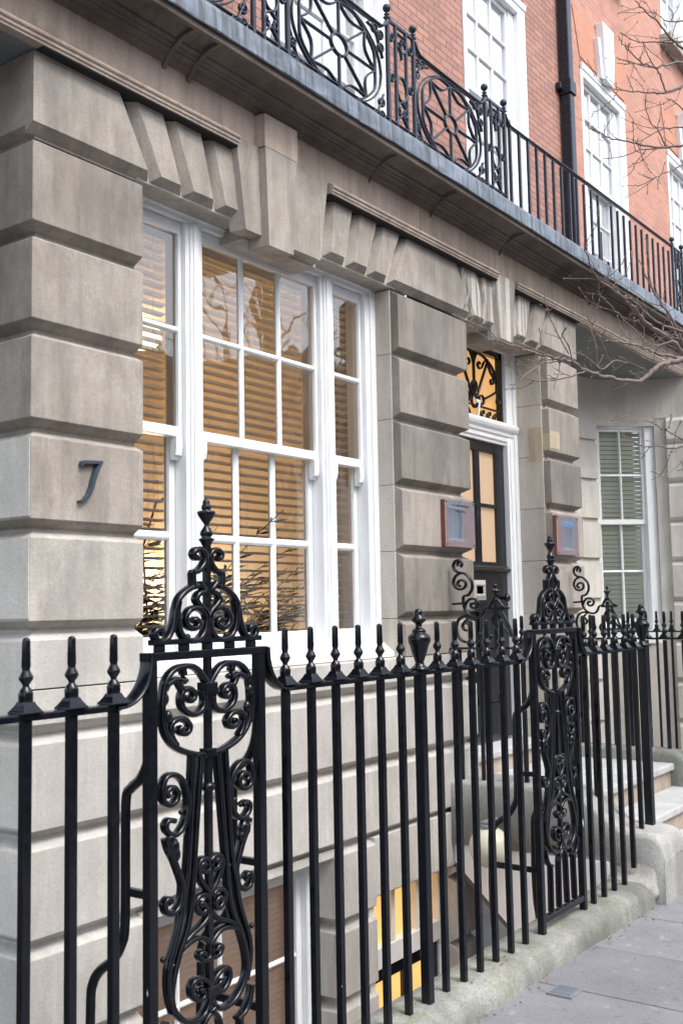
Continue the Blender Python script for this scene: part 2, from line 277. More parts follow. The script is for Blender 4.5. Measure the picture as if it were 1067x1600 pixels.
STROKES = {'crown':[[(-0.0391,1.7664),(-0.0459,1.7611),(-0.0572,1.7651),(-0.0613,1.7758),(-0.0519,1.7852),(-0.0336,1.7884),(-0.018,1.7816),(-0.0102,1.7665),(-0.0146,1.7481),(-0.0368,1.7258),(-0.0653,1.7174)],[(-0.0653,1.7174),(-0.0631,1.6768)],[(-0.0425,1.678),(-0.0683,1.6732),(-0.0963,1.6606),(-0.124,1.6393),(-0.1366,1.6113),(-0.1432,1.5799),(-0.1541,1.5487),(-0.1712,1.5249),(-0.1953,1.5154),(-0.2166,1.5247),(-0.2222,1.542),(-0.2094,1.5519),(-0.1927,1.5491),(-0.1918,1.5394)],[(-0.1241,1.6323),(-0.1302,1.6042),(-0.1294,1.5726),(-0.1197,1.5443),(-0.0999,1.5226),(-0.0696,1.5137),(-0.0387,1.5187),(-0.0177,1.5378),(-0.007,1.5628),(-0.0078,1.5882),(-0.0249,1.6047),(-0.0534,1.6122),(-0.0816,1.6036),(-0.0969,1.5825),(-0.0895,1.5611),(-0.0667,1.5506),(-0.0461,1.5565),(-0.0409,1.569),(-0.0537,1.5782),(-0.064,1.573)],[(-0.0372,1.686),(-0.0165,1.6644),(-0.0401,1.6535),(-0.0506,1.6373),(-0.0378,1.621),(-0.0145,1.6028),(-0.0015,1.5826)]],'upper':[[(0.0015,1.3631),(-0.0062,1.3816),(-0.0217,1.404),(-0.0447,1.4268),(-0.0727,1.4397),(-0.1054,1.4408),(-0.1376,1.4356),(-0.1645,1.4199),(-0.1815,1.3969),(-0.1898,1.3633),(-0.1928,1.3295),(-0.1915,1.2921),(-0.1821,1.2572),(-0.1607,1.2277),(-0.1269,1.2033),(-0.0773,1.1854),(-0.0316,1.1764),(0.0021,1.1734)],[(-0.0298,1.3672),(-0.0186,1.3432),(-0.0225,1.3186),(-0.0407,1.3025),(-0.0663,1.2977),(-0.0939,1.3072),(-0.1137,1.3263),(-0.117,1.3509),(-0.1084,1.3693),(-0.0859,1.3747),(-0.0657,1.3645),(-0.0634,1.3467),(-0.0786,1.3391),(-0.0911,1.3488)],[(-0.1366,1.2165),(-0.1534,1.2371),(-0.1605,1.2618),(-0.1532,1.2816),(-0.1287,1.2896),(-0.1016,1.2853),(-0.0827,1.2678),(-0.0894,1.2493),(-0.1093,1.2462),(-0.1241,1.2563),(-0.1166,1.2642)],[(-0.108,1.4339),(-0.1056,1.425),(-0.1056,1.4163)],[(-0.1719,1.3928),(-0.1501,1.4017),(-0.1305,1.4039),(-0.1082,1.3972),(-0.0967,1.4017)],[(-0.1305,1.4022),(-0.1207,1.3859),(-0.1084,1.3711)]],'lower':[[(-0.0709,1.1841),(-0.078,1.0831),(-0.086,0.9641),(-0.0973,0.8471),(-0.1136,0.7798),(-0.1276,0.7128),(-0.1481,0.6576),(-0.1683,0.6123),(-0.1751,0.573),(-0.1721,0.5265),(-0.1559,0.476)],[(-0.0331,1.1796),(-0.0486,1.0545),(-0.0663,0.8885),(-0.0814,0.7488),(-0.1006,0.6827),(-0.1234,0.6418),(-0.1418,0.6004),(-0.1554,0.5582),(-0.1603,0.5138),(-0.1459,0.4729),(-0.1058,0.4361),(-0.0647,0.4246),(-0.0296,0.4324),(-0.0066,0.4585),(-0.0019,0.4904),(-0.0181,0.5213),(-0.0498,0.5374),(-0.0777,0.5313),(-0.0793,0.5014),(-0.0503,0.4773),(-0.0277,0.4838),(-0.036,0.5028),(-0.0515,0.5026)],[(-0.1692,1.0752),(-0.1772,1.0858),(-0.1657,1.0969),(-0.1455,1.0954),(-0.1327,1.0778),(-0.1424,1.0569),(-0.1673,1.0509),(-0.1892,1.0665),(-0.193,1.0999),(-0.1823,1.1266),(-0.1554,1.1348),(-0.1249,1.1235),(-0.1023,1.0963),(-0.0915,1.0562),(-0.0974,1.014),(-0.1101,0.985),(-0.1328,0.9653),(-0.1564,0.9648),(-0.1764,0.9801),(-0.1809,0.9972),(-0.1696,1.008),(-0.1461,1.003)],[(-0.1798,0.9573),(-0.17,0.9275),(-0.1501,0.8955),(-0.1301,0.8539),(-0.1167,0.8205),(-0.1183,0.7902),(-0.1273,0.7641),(-0.151,0.7473),(-0.1762,0.7532),(-0.1866,0.7732),(-0.1799,0.7892),(-0.1654,0.7887),(-0.1628,0.7769)],[(-0.024,0.8536),(-0.029,0.8619),(-0.0412,0.8523),(-0.0285,0.8367),(-0.0055,0.8368),(0.0034,0.853),(-0.0124,0.8707),(-0.0382,0.8724),(-0.0504,0.8542),(-0.0457,0.8268),(-0.0289,0.7991),(-0.0083,0.7753),(0.0008,0.7491),(-0.0016,0.7255),(-0.0141,0.7019),(-0.0413,0.6846),(-0.0765,0.671),(-0.1056,0.6559)],[(-0.0394,0.7391),(-0.0422,0.7493),(-0.028,0.7436),(-0.021,0.7276),(-0.0375,0.7185),(-0.0564,0.7335),(-0.0633,0.7541),(-0.049,0.77),(-0.0227,0.7698),(-0.0034,0.7549)],[(-0.1234,0.6372),(-0.1029,0.6458),(-0.0697,0.6537),(-0.0381,0.6504),(-0.0076,0.6307),(0.0022,0.6041),(-0.0096,0.5842),(-0.0338,0.585),(-0.0478,0.603),(-0.035,0.6082),(-0.0237,0.5976)]],'base':[[(0.0213,0.4422),(-0.0201,0.4181),(-0.0387,0.3835),(-0.0419,0.2955),(-0.0457,0.167)],[(-0.1835,0.4557),(-0.172,0.4162),(-0.1493,0.3867),(-0.1159,0.3738)],[(-0.1292,0.3764),(-0.1313,0.2833),(-0.134,0.1658)]],'side':[[(3.2829,1.8527),(3.2857,1.8685),(3.2713,1.8811),(3.2586,1.8702),(3.263,1.852)],[(3.2571,1.8675),(3.2726,1.8901),(3.2998,1.8848),(3.3131,1.8589),(3.3051,1.8313),(3.2829,1.8148),(3.2455,1.8067),(3.2167,1.7833),(3.198,1.7478),(3.2004,1.7062),(3.2227,1.6729),(3.2525,1.6641),(3.2561,1.6318),(3.2493,1.59),(3.2305,1.5584),(3.2002,1.5382),(3.1686,1.5316),(3.139,1.5456),(3.1194,1.5825),(3.0927,1.5924),(3.076,1.623),(3.0541,1.6535)],[(3.2669,1.809),(3.297,1.7952),(3.3124,1.7694),(3.3143,1.7432),(3.2967,1.7154),(3.2646,1.7083),(3.2409,1.7256),(3.2391,1.7506),(3.2586,1.7653),(3.2819,1.7591),(3.2895,1.7399),(3.2747,1.7291)],[(3.2492,1.5952),(3.2376,1.6237),(3.214,1.6455),(3.182,1.6449),(3.1614,1.6247),(3.1664,1.5999),(3.188,1.5889),(3.2079,1.5997),(3.2057,1.6178),(3.1897,1.6191)],[(3.211,1.5322),(3.2427,1.542),(3.278,1.529),(3.3005,1.497),(3.3045,1.4501),(3.2896,1.4094),(3.2609,1.3848),(3.2343,1.3795)],[(3.2272,1.5246),(3.2519,1.5042),(3.265,1.4783),(3.2508,1.4548),(3.2266,1.4572),(3.2207,1.4804),(3.2362,1.4962)],[(3.3239,1.6176),(3.2537,1.6213)],[(3.0493,1.6405),(3.0339,1.6325),(3.014,1.6038),(2.9835,1.5852)],[(3.0983,1.5822),(2.9835,1.5843)],[(3.0252,1.5809),(2.9911,1.5137),(2.9673,1.4523),(2.9383,1.396)],[(3.0086,1.5294),(3.0339,1.5544),(3.0629,1.5455),(3.0769,1.5149),(3.0677,1.4762),(3.0398,1.4529),(3.0135,1.4629)],[(3.0178,1.4885),(2.9881,1.4473),(2.9584,1.4114)],[(3.1025,1.4534),(3.119,1.4279),(3.1043,1.397),(3.0828,1.4122),(3.0981,1.4252)],[(3.184,1.3767),(3.1674,1.3974),(3.156,1.423),(3.1609,1.4385)]]}
BOUGHS=[([(5.534,1.739,2.89),(5.446,1.786,2.86),(5.362,1.827,2.826),(5.289,1.858,2.764),(5.216,1.884,2.736),(5.11,1.949,2.739),(5.017,1.997,2.749),(4.925,2.042,2.769),(4.846,2.066,2.795),(4.765,2.098,2.801),(4.689,2.122,2.805),(4.609,2.152,2.809),(4.525,2.186,2.822),(4.456,2.202,2.826),(4.377,2.229,2.838),(4.313,2.236,2.853)],0.017,0.0028,1),([(5.828,1.831,2.986),(5.72,1.852,3.042),(5.596,1.897,3.083),(5.484,1.926,3.122),(5.388,1.933,3.155),(5.283,1.953,3.195),(5.174,1.979,3.226),(5.061,2.009,3.268),(4.973,2.006,3.3),(4.889,1.994,3.35),(4.812,1.977,3.366)],0.014,0.0028,1),([(6.127,1.926,3.027),(6.029,1.975,3.03),(5.924,2.032,3.046),(5.83,2.073,3.063),(5.738,2.114,3.075),(5.636,2.168,3.076),(5.551,2.2,3.084),(5.474,2.213,3.135),(5.411,2.208,3.174)],0.01,0.0026,1),([(5.362,1.98,2.871),(5.264,2.013,2.871),(5.171,2.048,2.813),(5.083,2.063,2.841),(4.991,2.083,2.869),(4.911,2.092,2.856)],0.005,0.002,0),([(5.332,1.673,2.91),(5.252,1.696,3.031),(5.175,1.723,3.102),(5.108,1.738,3.155),(5.047,1.746,3.207),(4.979,1.759,3.29)],0.008,0.0026,1),([(5.809,1.845,3.067),(5.777,1.875,3.157),(5.757,1.892,3.22),(5.718,1.928,3.337),(5.705,1.939,3.382)],0.006,0.0022,0),([(5.13,1.606,2.924),(5.03,1.657,2.944),(4.943,1.689,2.963),(4.835,1.74,3.043),(4.754,1.764,3.052)],0.007,0.0022,1),([(4.965,1.58,2.367),(4.849,1.621,2.403),(4.729,1.667,2.438),(4.622,1.704,2.42)],0.004,0.002,1),([(5.066,1.613,2.355),(4.997,1.643,2.339),(4.912,1.691,2.346),(4.838,1.727,2.337),(4.762,1.759,2.362),(4.696,1.78,2.379)],0.005,0.002,1),([(4.971,1.586,2.276),(4.886,1.596,2.23),(4.796,1.612,2.193),(4.694,1.645,2.161)],0.004,0.002,1),([(4.763,1.975,2.723),(4.702,1.991,2.699),(4.61,2.05,2.668),(4.535,2.082,2.653),(4.461,2.112,2.652),(4.385,2.14,2.666),(4.328,2.143,2.687),(4.263,2.158,2.7)],0.005,0.0022,0),([(4.784,2.106,2.802),(4.737,2.097,2.72),(4.688,2.085,2.687)],0.004,0.002,0),([(4.821,2.056,2.789),(4.741,2.043,2.856),(4.658,2.037,2.893),(4.61,1.987,2.914)],0.004,0.002,0),([(4.805,2.072,2.833),(4.708,2.069,2.885),(4.612,2.064,2.944),(4.529,2.045,2.977),(4.456,2.014,3.0)],0.0035,0.0018,0),([(4.555,2.087,2.753),(4.466,2.104,2.698),(4.378,2.12,2.647),(4.295,2.13,2.59)],0.004,0.002,0),([(5.711,1.985,3.035),(5.598,2.005,3.088),(5.481,2.031,3.14),(5.364,2.056,3.19),(5.243,2.085,3.255)],0.006,0.002,0),([(5.592,1.811,3.009),(5.478,1.861,2.969),(5.362,1.905,2.988),(5.255,1.933,3.023)],0.005,0.002,0),([(6.219,1.874,4.723),(6.086,1.933,4.649),(5.963,1.973,4.608),(5.817,2.043,4.575),(5.687,2.089,4.551),(5.559,2.132,4.536)],0.008,0.0025,1),([(6.205,1.859,4.943),(6.082,1.889,4.963),(5.965,1.909,4.994),(5.854,1.923,5.01),(5.741,1.942,5.012),(5.64,1.944,5.012)],0.008,0.0025,1),([(6.299,1.884,5.043),(6.175,1.926,4.997),(6.055,1.962,4.961),(5.924,2.013,4.914),(5.817,2.029,4.886),(5.693,2.063,4.89)],0.007,0.0022,1),([(6.113,1.835,4.814),(6.038,1.869,4.79),(5.959,1.912,4.75),(5.888,1.941,4.722),(5.799,1.989,4.738),(5.716,2.023,4.778),(5.646,2.042,4.808),(5.597,2.035,4.817)],0.008,0.0022,1),([(6.063,1.932,4.639),(5.989,1.937,4.715),(5.914,1.949,4.75),(5.839,1.961,4.797),(5.776,1.956,4.829)],0.006,0.0022,0),([(5.915,1.95,4.737),(5.86,1.985,4.732),(5.805,2.018,4.733),(5.743,2.063,4.721),(5.696,2.085,4.716)],0.004,0.002,0),([(6.145,1.869,4.32),(6.025,1.943,4.282),(5.9,2.02,4.272),(5.806,2.053,4.268),(5.678,2.132,4.268),(5.585,2.161,4.273),(5.501,2.18,4.273),(5.424,2.188,4.274)],0.008,0.0025,1),([(6.08,1.961,4.307),(5.923,2.056,4.266),(5.808,2.097,4.203),(5.689,2.141,4.157),(5.588,2.156,4.126)],0.005,0.002,0),([(6.084,1.955,4.312),(6.006,1.965,4.384),(5.928,1.984,4.409),(5.86,1.984,4.458),(5.801,1.973,4.506)],0.005,0.002,0),([(6.235,1.891,4.472),(6.145,1.935,4.447),(6.054,1.981,4.41),(5.951,2.049,4.336),(5.881,2.066,4.299)],0.006,0.002,1),([(6.054,1.847,4.162),(5.974,1.88,4.117),(5.896,1.908,4.078),(5.812,1.947,4.027),(5.725,1.981,4.027)],0.006,0.002,1),([(6.291,1.875,5.171),(6.184,1.916,5.132),(6.087,1.939,5.11),(5.989,1.958,5.128)],0.006,0.002,1),([(6.326,1.914,4.62),(6.191,1.928,4.632),(6.069,1.93,4.599)],0.005,0.002,1),([(5.612,2.062,4.512),(5.61,2.068,4.493),(5.601,2.086,4.462),(5.588,2.109,4.431)],0.003,0.002,0)]
# ---------------------------------------------------------------- ground
pz = lambda x: -.018*(x-3.7)
g = MB(); g.add([(-60,-60,-2.6),(90,-60,-2.6),(90,60,-2.6),(-60,60,-2.6)], [(0,1,2,3)])
o = g.build('ground', M['asphalt']); tag(o, None, kind='structure')
g = MB()
xs = [4.28-.615*k for k in range(14, 0, -1)]+[4.28+.615*k for k in range(0, 24)]
ys = [2.16, 1.12, .05, -.95]
for i in range(len(xs)-1):
    for j in range(3):
        a, b_ = xs[i]+.004, xs[i+1]-.004; y0, y1 = ys[j+1]+.004, ys[j]-.004; e = RNG.uniform(-.0015, .0015)
        vs = [(x, y, pz(x)+e-h) for h in (.05, 0) for (x, y) in ((a, y0), (b_, y0), (b_, y1), (a, y1))]
        g.add(vs, [(4,5,6,7),(0,1,5,4),(1,2,6,5),(2,3,7,6),(3,0,4,7)])
o = g.build('pavement', M['slab'], None, .0018); tag(o, None, kind='structure')
g = MB(); g.loft([[(x, y, pz(x)-h) for (x, y) in ((-5, -.95), (19, -.95), (19, 2.12), (-5, 2.12))] for h in (.3, .012)])
o = g.build('pavement_bedding', M['asphalt']); tag(o, None, kind='structure')
g = MB(); g.box(-30, 60, -1.25, -.952, -.5, -.03); o = g.build('kerb', M['kerb_smooth'], None, .01); tag(o, None, kind='structure')
g = MB(); g.add([(-40,-9.5,-.16),(70,-9.5,-.16),(70,-1.2,-.16),(-40,-1.2,-.16)], [(0,1,2,3)]); o = g.build('road', M['asphalt']); tag(o, None, kind='structure')
g = MB(); g.add([(-40,-14,-.06),(70,-14,-.06),(70,-9.5,-.06),(-40,-9.5,-.06)], [(0,1,2,3)]); g.box(-40, 70, -9.6, -9.5, -.3, -.061); o = g.build('far_pavement', M['slab']); tag(o, None, kind='structure')
g = MB(); g.box(-2, 14, 2.3, 4.4, -2.5, -2.4); o = g.build('area_floor', M['stone_pale']); tag(o, None, kind='structure')  # floor kept pale to bounce light up into the area
# cover plate flush in the pavement
t = thing('utility_cover', 'small blue-grey cover plate set in the pavement beside the kerb wall', 'cover plate', (4.2, 1.94, 0))
g = MB(); g.box(4.155, 4.272, 1.888, 2.0, -.02, .0015); g.build('frame', M['grey_metal'], t)
g = MB(); g.box(4.166, 4.262, 1.898, 1.99, -.01, .0045); g.build('plate', M['moss_cover'], t, .002)
# ---------------------------------------------------------------- kerb wall under the railing
t = thing('kerb_wall', 'rounded mossy stone kerb wall carrying the black railings along the pavement', 'kerb wall', (3.5, 2.2, 0))
g = MB()
def rough_profile_run(g, prof, x0, x1, step=.06, amp=.004):
    n = int((x1-x0)/step); rings = []; rg = random.Random(3)
    for i in range(n+1):
        x = x0+(x1-x0)*i/n; rings.append([(x, y+rg.uniform(-amp, amp)+.004*math.sin(x*3), z+rg.uniform(-amp, amp)*.7) for (y, z) in prof])
    g.loft(rings, smooth=True)
prof = [(2.36,-2.4),(2.36,.07),(2.345,.088),(2.30,.091),(2.24,.091),(2.18,.089),(2.145,.08),(2.118,.062),(2.106,.035),(2.10,0.),(2.098,-.06),(2.098,-.3),(2.1,-.5),(2.12,-2.4)]
rough_profile_run(g, prof, -2.5, 5.725)
g.build('coping', M['kerb'], t)
g = MB(); g.box(-2.5, 5.76, 2.362, 2.40, -2.4, .0); g.build('area_bounce_facing', M['bounce_white'], t)  # added unseen white facing, bounces light into the basement area
g = MB()      # taller end block, swept up beside the steps into a side parapet
def blk(rows, amp=.003):
    rg = random.Random(5); rings = []
    for (y, x0, x1, zt, rd, zb) in rows:
        ring = [(x0, y, zb), (x0, y, zt-rd), (x0+rd*.35, y, zt-rd*.3), (x0+rd, y, zt), ((x0+x1)/2, y, zt+.004), (x1-rd, y, zt), (x1-rd*.35, y, zt-rd*.3), (x1, y, zt-rd), (x1, y, zb)]
        rings.append([(a+rg.uniform(-amp, amp), b_+rg.uniform(-amp, amp), c+rg.uniform(-amp, amp)) for (a, b_, c) in ring])
    return rings
g.loft(blk([(2.06,5.80,6.165,.20,.05,-.6),(2.065,5.80,6.165,.26,.045,-.6),(2.085,5.80,6.165,.305,.04,-.6),(2.12,5.80,6.165,.325,.03,-.6),(2.2,5.80,6.165,.333,.03,-.6),(2.29,5.80,6.14,.34,.03,-.6),(2.31,5.79,6.09,.345,.03,.15),(2.35,5.785,6.08,.37,.03,.16),(2.43,5.78,6.08,.435,.03,.16),(2.5,5.775,6.08,.485,.03,.16),(2.58,5.77,6.08,.52,.03,.16),(2.66,5.765,6.08,.536,.03,.16),(2.9,5.755,6.08,.542,.03,.16),(3.1,5.742,6.08,.544,.03,.16),(3.352,5.73,6.08,.544,.03,.16)]), smooth=True)
g.build('end_block', M['kerb_smooth'], t, 0)
g = MB(); g.loft([[(5.70, y, z) for (y, z) in prof[1:10]], [(5.78, y-.004, z+.03 if z > .05 else z) for (y, z) in prof[1:10]], [(5.81, y-.01, z+.10 if z > .05 else z) for (y, z) in prof[1:10]]], smooth=True)
g.build('ramp_stone', M['kerb_smooth'], t)
# side wall of the bridge of steps over the area
g = MB(); g.prism([(3.351,.159),(2.37,.159),(2.37,-.85),(2.94,-.337),(3.351,.045)], 5.765, 5.86, 'x'); g.build('painted_wall', M['bright_white'], t)
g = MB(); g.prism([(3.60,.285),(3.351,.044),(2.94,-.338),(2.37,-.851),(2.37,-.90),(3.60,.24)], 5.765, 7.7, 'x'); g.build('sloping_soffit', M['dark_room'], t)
# ---------------------------------------------------------------- steps
t = thing('entrance_steps', 'pale stone steps with worn nosings rising to the black front door', 'steps', (7, 2.6, 0))
for k, (y0, y1, z) in enumerate(((2.03, 2.33, .155), (2.30, 2.60, .31), (2.57, 3.46, .47), (3.435, 3.75, .62))):
    x0, x1 = ((6.145, 7.53) if k == 0 else (6.075, 7.53)) if k < 3 else (6.11, 7.34)
    g = MB(); zb = z-.05
    n = 16
    if k == 2:
        for (a, c) in ((x0, 7.17), (7.173, x1)): g.box(a, c, y0, 3.03, zb, z); g.box(a, c, 3.033, y1, zb, z)
    else: g.box(x0, x1, y0, y1, zb, z)
    s_ = g.build('tread', M['tread'], t, .012, 3)
    g = MB(); g.box(x0+.004, x1-.004, y0+.03, y1, z-.20 if k else -.3, zb-.001); g.build('riser', M['riser'], t, .003)
g = MB()
g.loft(blk([(2.2,7.52,7.72,.20,.03,-.3),(2.3,7.52,7.72,.26,.03,-.3),(2.38,7.52,7.72,.34,.035,-.3),(2.45,7.52,7.72,.44,.035,-.3),(2.51,7.52,7.72,.515,.03,-.3),(2.58,7.52,7.72,.548,.03,-.3),(2.75,7.52,7.72,.556,.03,-.3),(3.0,7.52,7.72,.558,.025,-.3),(3.345,7.52,7.72,.558,.025,-.3)]), smooth=True)
tag(g.build('cheek_wall', M['kerb']), 'mossy curved stone cheek wall on the far side of the entrance steps', 'low wall')
# ---------------------------------------------------------------- the house
H = thing('terraced_house', 'stone and brown brick terraced house with rusticated ground floor and tripartite sash window', 'house', (4.5, 3.4, 0))
ZK = [1.58+.3975*k for k in range(-10, 6)]        # lower arris of each course
J = lambda k: 1.538+.3975*k                       # joint height
S = M['stone']
# wide wall below the sill, with the basement openings
g = MB()
for k in (-3, -2, -1):
    z0 = J(k); z1 = J(k+1) if k < -1 else 1.312
    if k == -1: g.course(2.587, 6.10, 3.35, 3.72, z0, z1, ct=.002, d=.05, right=True)
    else: g.course(2.587, 6.10, 3.35, 3.9, z0, z1, right=True)
    # courses at k=-3 start at the basement window head
for k in (-9, -8, -7, -6, -5, -4):
    z0, z1 = J(k), J(k+1)
    g.course(2.587, 3.19, 3.35, 3.9, z0, z1)
    g.course(4.56, 4.905, 3.35, 3.9, z0, z1, right=False)
    g.course(5.765, 6.03, 3.35, 3.9, z0, z1, left=False, right=False)
g.build('area_wall', M['stone_pale'], H, .003)
g = MB(); g.box(4.9, 5.77, 3.352, 3.46, .03, .3455); g.box(3.185, 4.565, 3.38, 3.5, .30, .345); g.build('basement_lintel', M['stone_pale'], H, .003)
g = MB(); g.box(2.64, 6.05, 3.402, 3.85, -.05, 1.13); g.build('wall_core', M['reveal'], H) if False else None
# piers
g = MB()
for k in range(1, 5): g.course(2.587, 3.18, 3.35, 4.9, J(k), J(k+1) if k < 4 else J(4)+.40)
PIER1 = g.build('pier', S, H, .002)
g = MB(); g.course(2.587, 3.18, 3.35, 4.9, J(0), J(1)); g.build('pier_block', M['stone_mid'], H, .002)
g = MB(); g.course(2.587, 3.18, 3.35, 4.9, 1.314, J(0), cb=.001); g.build('pier_block', M['stone_pale'], H, .002)
for k in range(-3, 2):
    g = MB(); rr = [(2.5865, 3.355), (2.5865, 4.9)]; z0, z1 = J(k), J(k+1); q_ = [(z0+.046, 2.5866), (z1-.039, 2.5866)]
    g.box(2.5845, 2.60, 3.3535, 4.9, z0+.047, z1-.040); g.build('cleaned_side_stone', M['stone_clean'], H, .001)
g = MB()
for k in range(0, 5): g.course(5.262, 6.105, 3.35, 3.46, J(k), J(k+1), left=False, right=True)
g.course(5.262, 6.105, 3.35, 3.46, 1.314, J(0), cb=.001, left=False, right=True)
g.build('pier', S, H, .0025)
g = MB()
for k in range(-1, 5): g.box(5.25, 6.065, 3.405, 3.95, J(k)+.0015, J(k+1)-.0015)
g.build('pier_reveal', M['reveal'], H, .002)
g = MB()
for k in range(-3, 5): g.course(7.355, 7.92, 3.35, 3.47, J(k), J(k+1), left=True, right=True, d=.045)
g.build('pier', S, H, .0025)
g = MB()
for k in range(-3, 5): g.box(7.345, 7.87, 3.408, 4.3, J(k)+.0015, J(k+1)-.0015)
g.build('pier_reveal', M['reveal'], H, .002)
g2 = MB(); g2.box(7.3425, 7.352, 3.409, 3.52, 2.70, 2.955); g2.box(7.3525, 7.362, 3.349, 3.4085, 2.775, 2.90); g2.box(7.3625, 7.53, 3.3475, 3.36, 2.79, 2.925); g2.build('stone_repair_patch', M['tan_patch'], H)
# window lintel and door lintel: radial chamfered stones
ZT, ZB = 3.869, 3.573
VS = []
def vous(g, tl, tr, bl, br, yf=3.35, ch=.045, zt=ZT, zb=ZB, zbb=None, el=1, er=1, dy=.05, top=0):
    zbb = zb-.035 if zbb is None else zbb
    q = MB(); VS.append(q); q.block([(bl, zb), (br, zb), (tr, zt), (tl, zt)], [(bl-ch*el, zbb), (br+ch*er, zbb), (tr+ch*er, zt+top), (tl-ch*el, zt+top)], yf, yf+dy)
def flush(name, m_, bv=.002):
    for q in VS: q.build(name, m_, H, bv, 1)
    VS.clear()
g = MB()
vous(g, 2.587, 3.044, 2.587, 3.211, el=0, ch=.045)
vous(g, 3.146, 3.305, 3.296, 3.420); vous(g, 3.386, 3.555, 3.507, 3.640); vous(g, 3.643, 3.808, 3.728, 3.856)
vous(g, 4.630, 4.802, 4.594, 4.716); vous(g, 4.888, 5.050, 4.812, 4.939); vous(g, 5.127, 5.301, 5.025, 5.140)
vous(g, 5.387, 5.70, 5.231, 5.70, er=0, ch=.04); vous(g, 5.702, 6.001, 5.702, 6.146, el=0, ch=.04)
flush('voussoir', S)
g = MB()
vous(g, 3.772, 4.012, 3.842, 4.035, yf=3.32, ch=.03, zt=3.934, zb=3.478, zbb=3.47, dy=.08)
vous(g, 4.245, 4.528, 4.21, 4.45, yf=3.32, ch=.03, zt=3.934, zb=3.478, zbb=3.47, dy=.08, el=0)
flush('voussoir', S)
g = MB()
vous(g, 3.945, 4.200, 3.965, 4.160, yf=3.275, ch=.012, zt=3.926, zb=3.42, zbb=3.42, dy=.13)
flush('keystone', S)
g = MB(); g.block([(3.940,3.929),(4.205,3.929),(4.205,4.10),(3.940,4.10)], [(3.930,3.929),(4.215,3.929),(4.215,4.10),(3.930,4.10)], 3.275, 3.34); g.build('keystone_cap', M['frieze'], H, .003)
g = MB(); D = M['stone_drip']
vous(g, 6.082, 6.273, 6.229, 6.365); vous(g, 6.368, 6.554, 6.426, 6.569)
vous(g, 6.920, 7.100, 6.888, 7.006)
vous(g, 6.495, 6.775, 6.53, 6.71, yf=3.31, ch=.03, zt=3.925, zb=3.465, zbb=3.46, dy=.09)
flush('voussoir', D)
g = MB(); vous(g, 7.192, 7.382, 7.096, 7.219); vous(g, 7.462, 7.93, 7.312, 7.92, er=0)
flush('voussoir', S)
g = MB(); g.course(2.587, 3.18, 3.40, 4.9, 3.528, 3.874, ct=.002, d=.045, front=False); g.build('lintel_return', S, H, .003)
g = MB(); g.box(7.80, 7.925, 3.401, 4.2, 3.53, 3.8735); g.build('lintel_return', S, H, .003)
g = MB(); g.box(3.182, 5.30, 3.392, 3.62, 3.532, 3.90); g.box(6.0, 7.5, 3.392, 3.75, 3.532, 3.90); g.box(3.9, 4.5, 3.39, 3.56, 3.46, 3.54); g.box(6.5, 6.74, 3.39, 3.6, 3.45, 3.54); g.build('lintel_soffit', S, H, .003)
# frieze, architrave moulding, cornice
g = MB()
for a, c in ((-3, 1.2), (1.203, 3.93), (4.215, 5.52), (5.523, 6.72), (6.723, 7.6), (7.603, 9.6), (9.603, 12.4), (12.403, 15)): g.box(a, c, 3.335, 3.6, 3.936, 4.12)
g.build('frieze', M['frieze'], H, .002)
g = MB()
mp = [(3.41,3.8765),(3.300,3.876),(3.300,3.886),(3.292,3.890),(3.292,3.902),(3.284,3.906),(3.281,3.914),(3.285,3.922),(3.298,3.926),(3.302,3.934),(3.318,3.937),(3.41,3.938)]
for a, c in ((-3, 1.6), (1.602, 3.768), (4.532, 5.4), (5.402, 6.49), (6.78, 7.9), (7.902, 9.9), (9.902, 15)): g.prism(mp, a, c, 'x')
g.build('architrave_moulding', M['frieze'], H, .0015)
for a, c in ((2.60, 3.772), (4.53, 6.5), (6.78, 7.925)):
    g = MB(); g.box(a, c, 3.392, 3.50, 3.84, 3.935); g.box(a, c, 3.305, 3.392, 3.871, 3.8755); g.build('painted_shade_band', M['shade_black'], H)  # black recess and soffit strip paint in the shade below the moulding
g = MB()
cp = [(3.6,4.108),(3.322,4.108),(3.318,4.120),(3.300,4.122),(3.300,4.132),(3.293,4.144),(3.278,4.150),(3.278,4.160),(3.262,4.162),(3.258,4.172),(3.238,4.178),(3.238,4.190),(3.20,4.204),(3.16,4.208),(3.130,4.206),(3.118,4.196),(3.114,4.178),(3.094,4.178),(3.090,4.214),(3.6,4.214)]
for a, c in ((-3, 1.8), (1.802, 3.36), (3.362, 4.99), (4.992, 6.6), (6.602, 8.3), (8.302, 10.1), (10.102, 15)): g.prism(cp, a, c, 'x')
g.build('cornice', M['cornice'], H, .002)
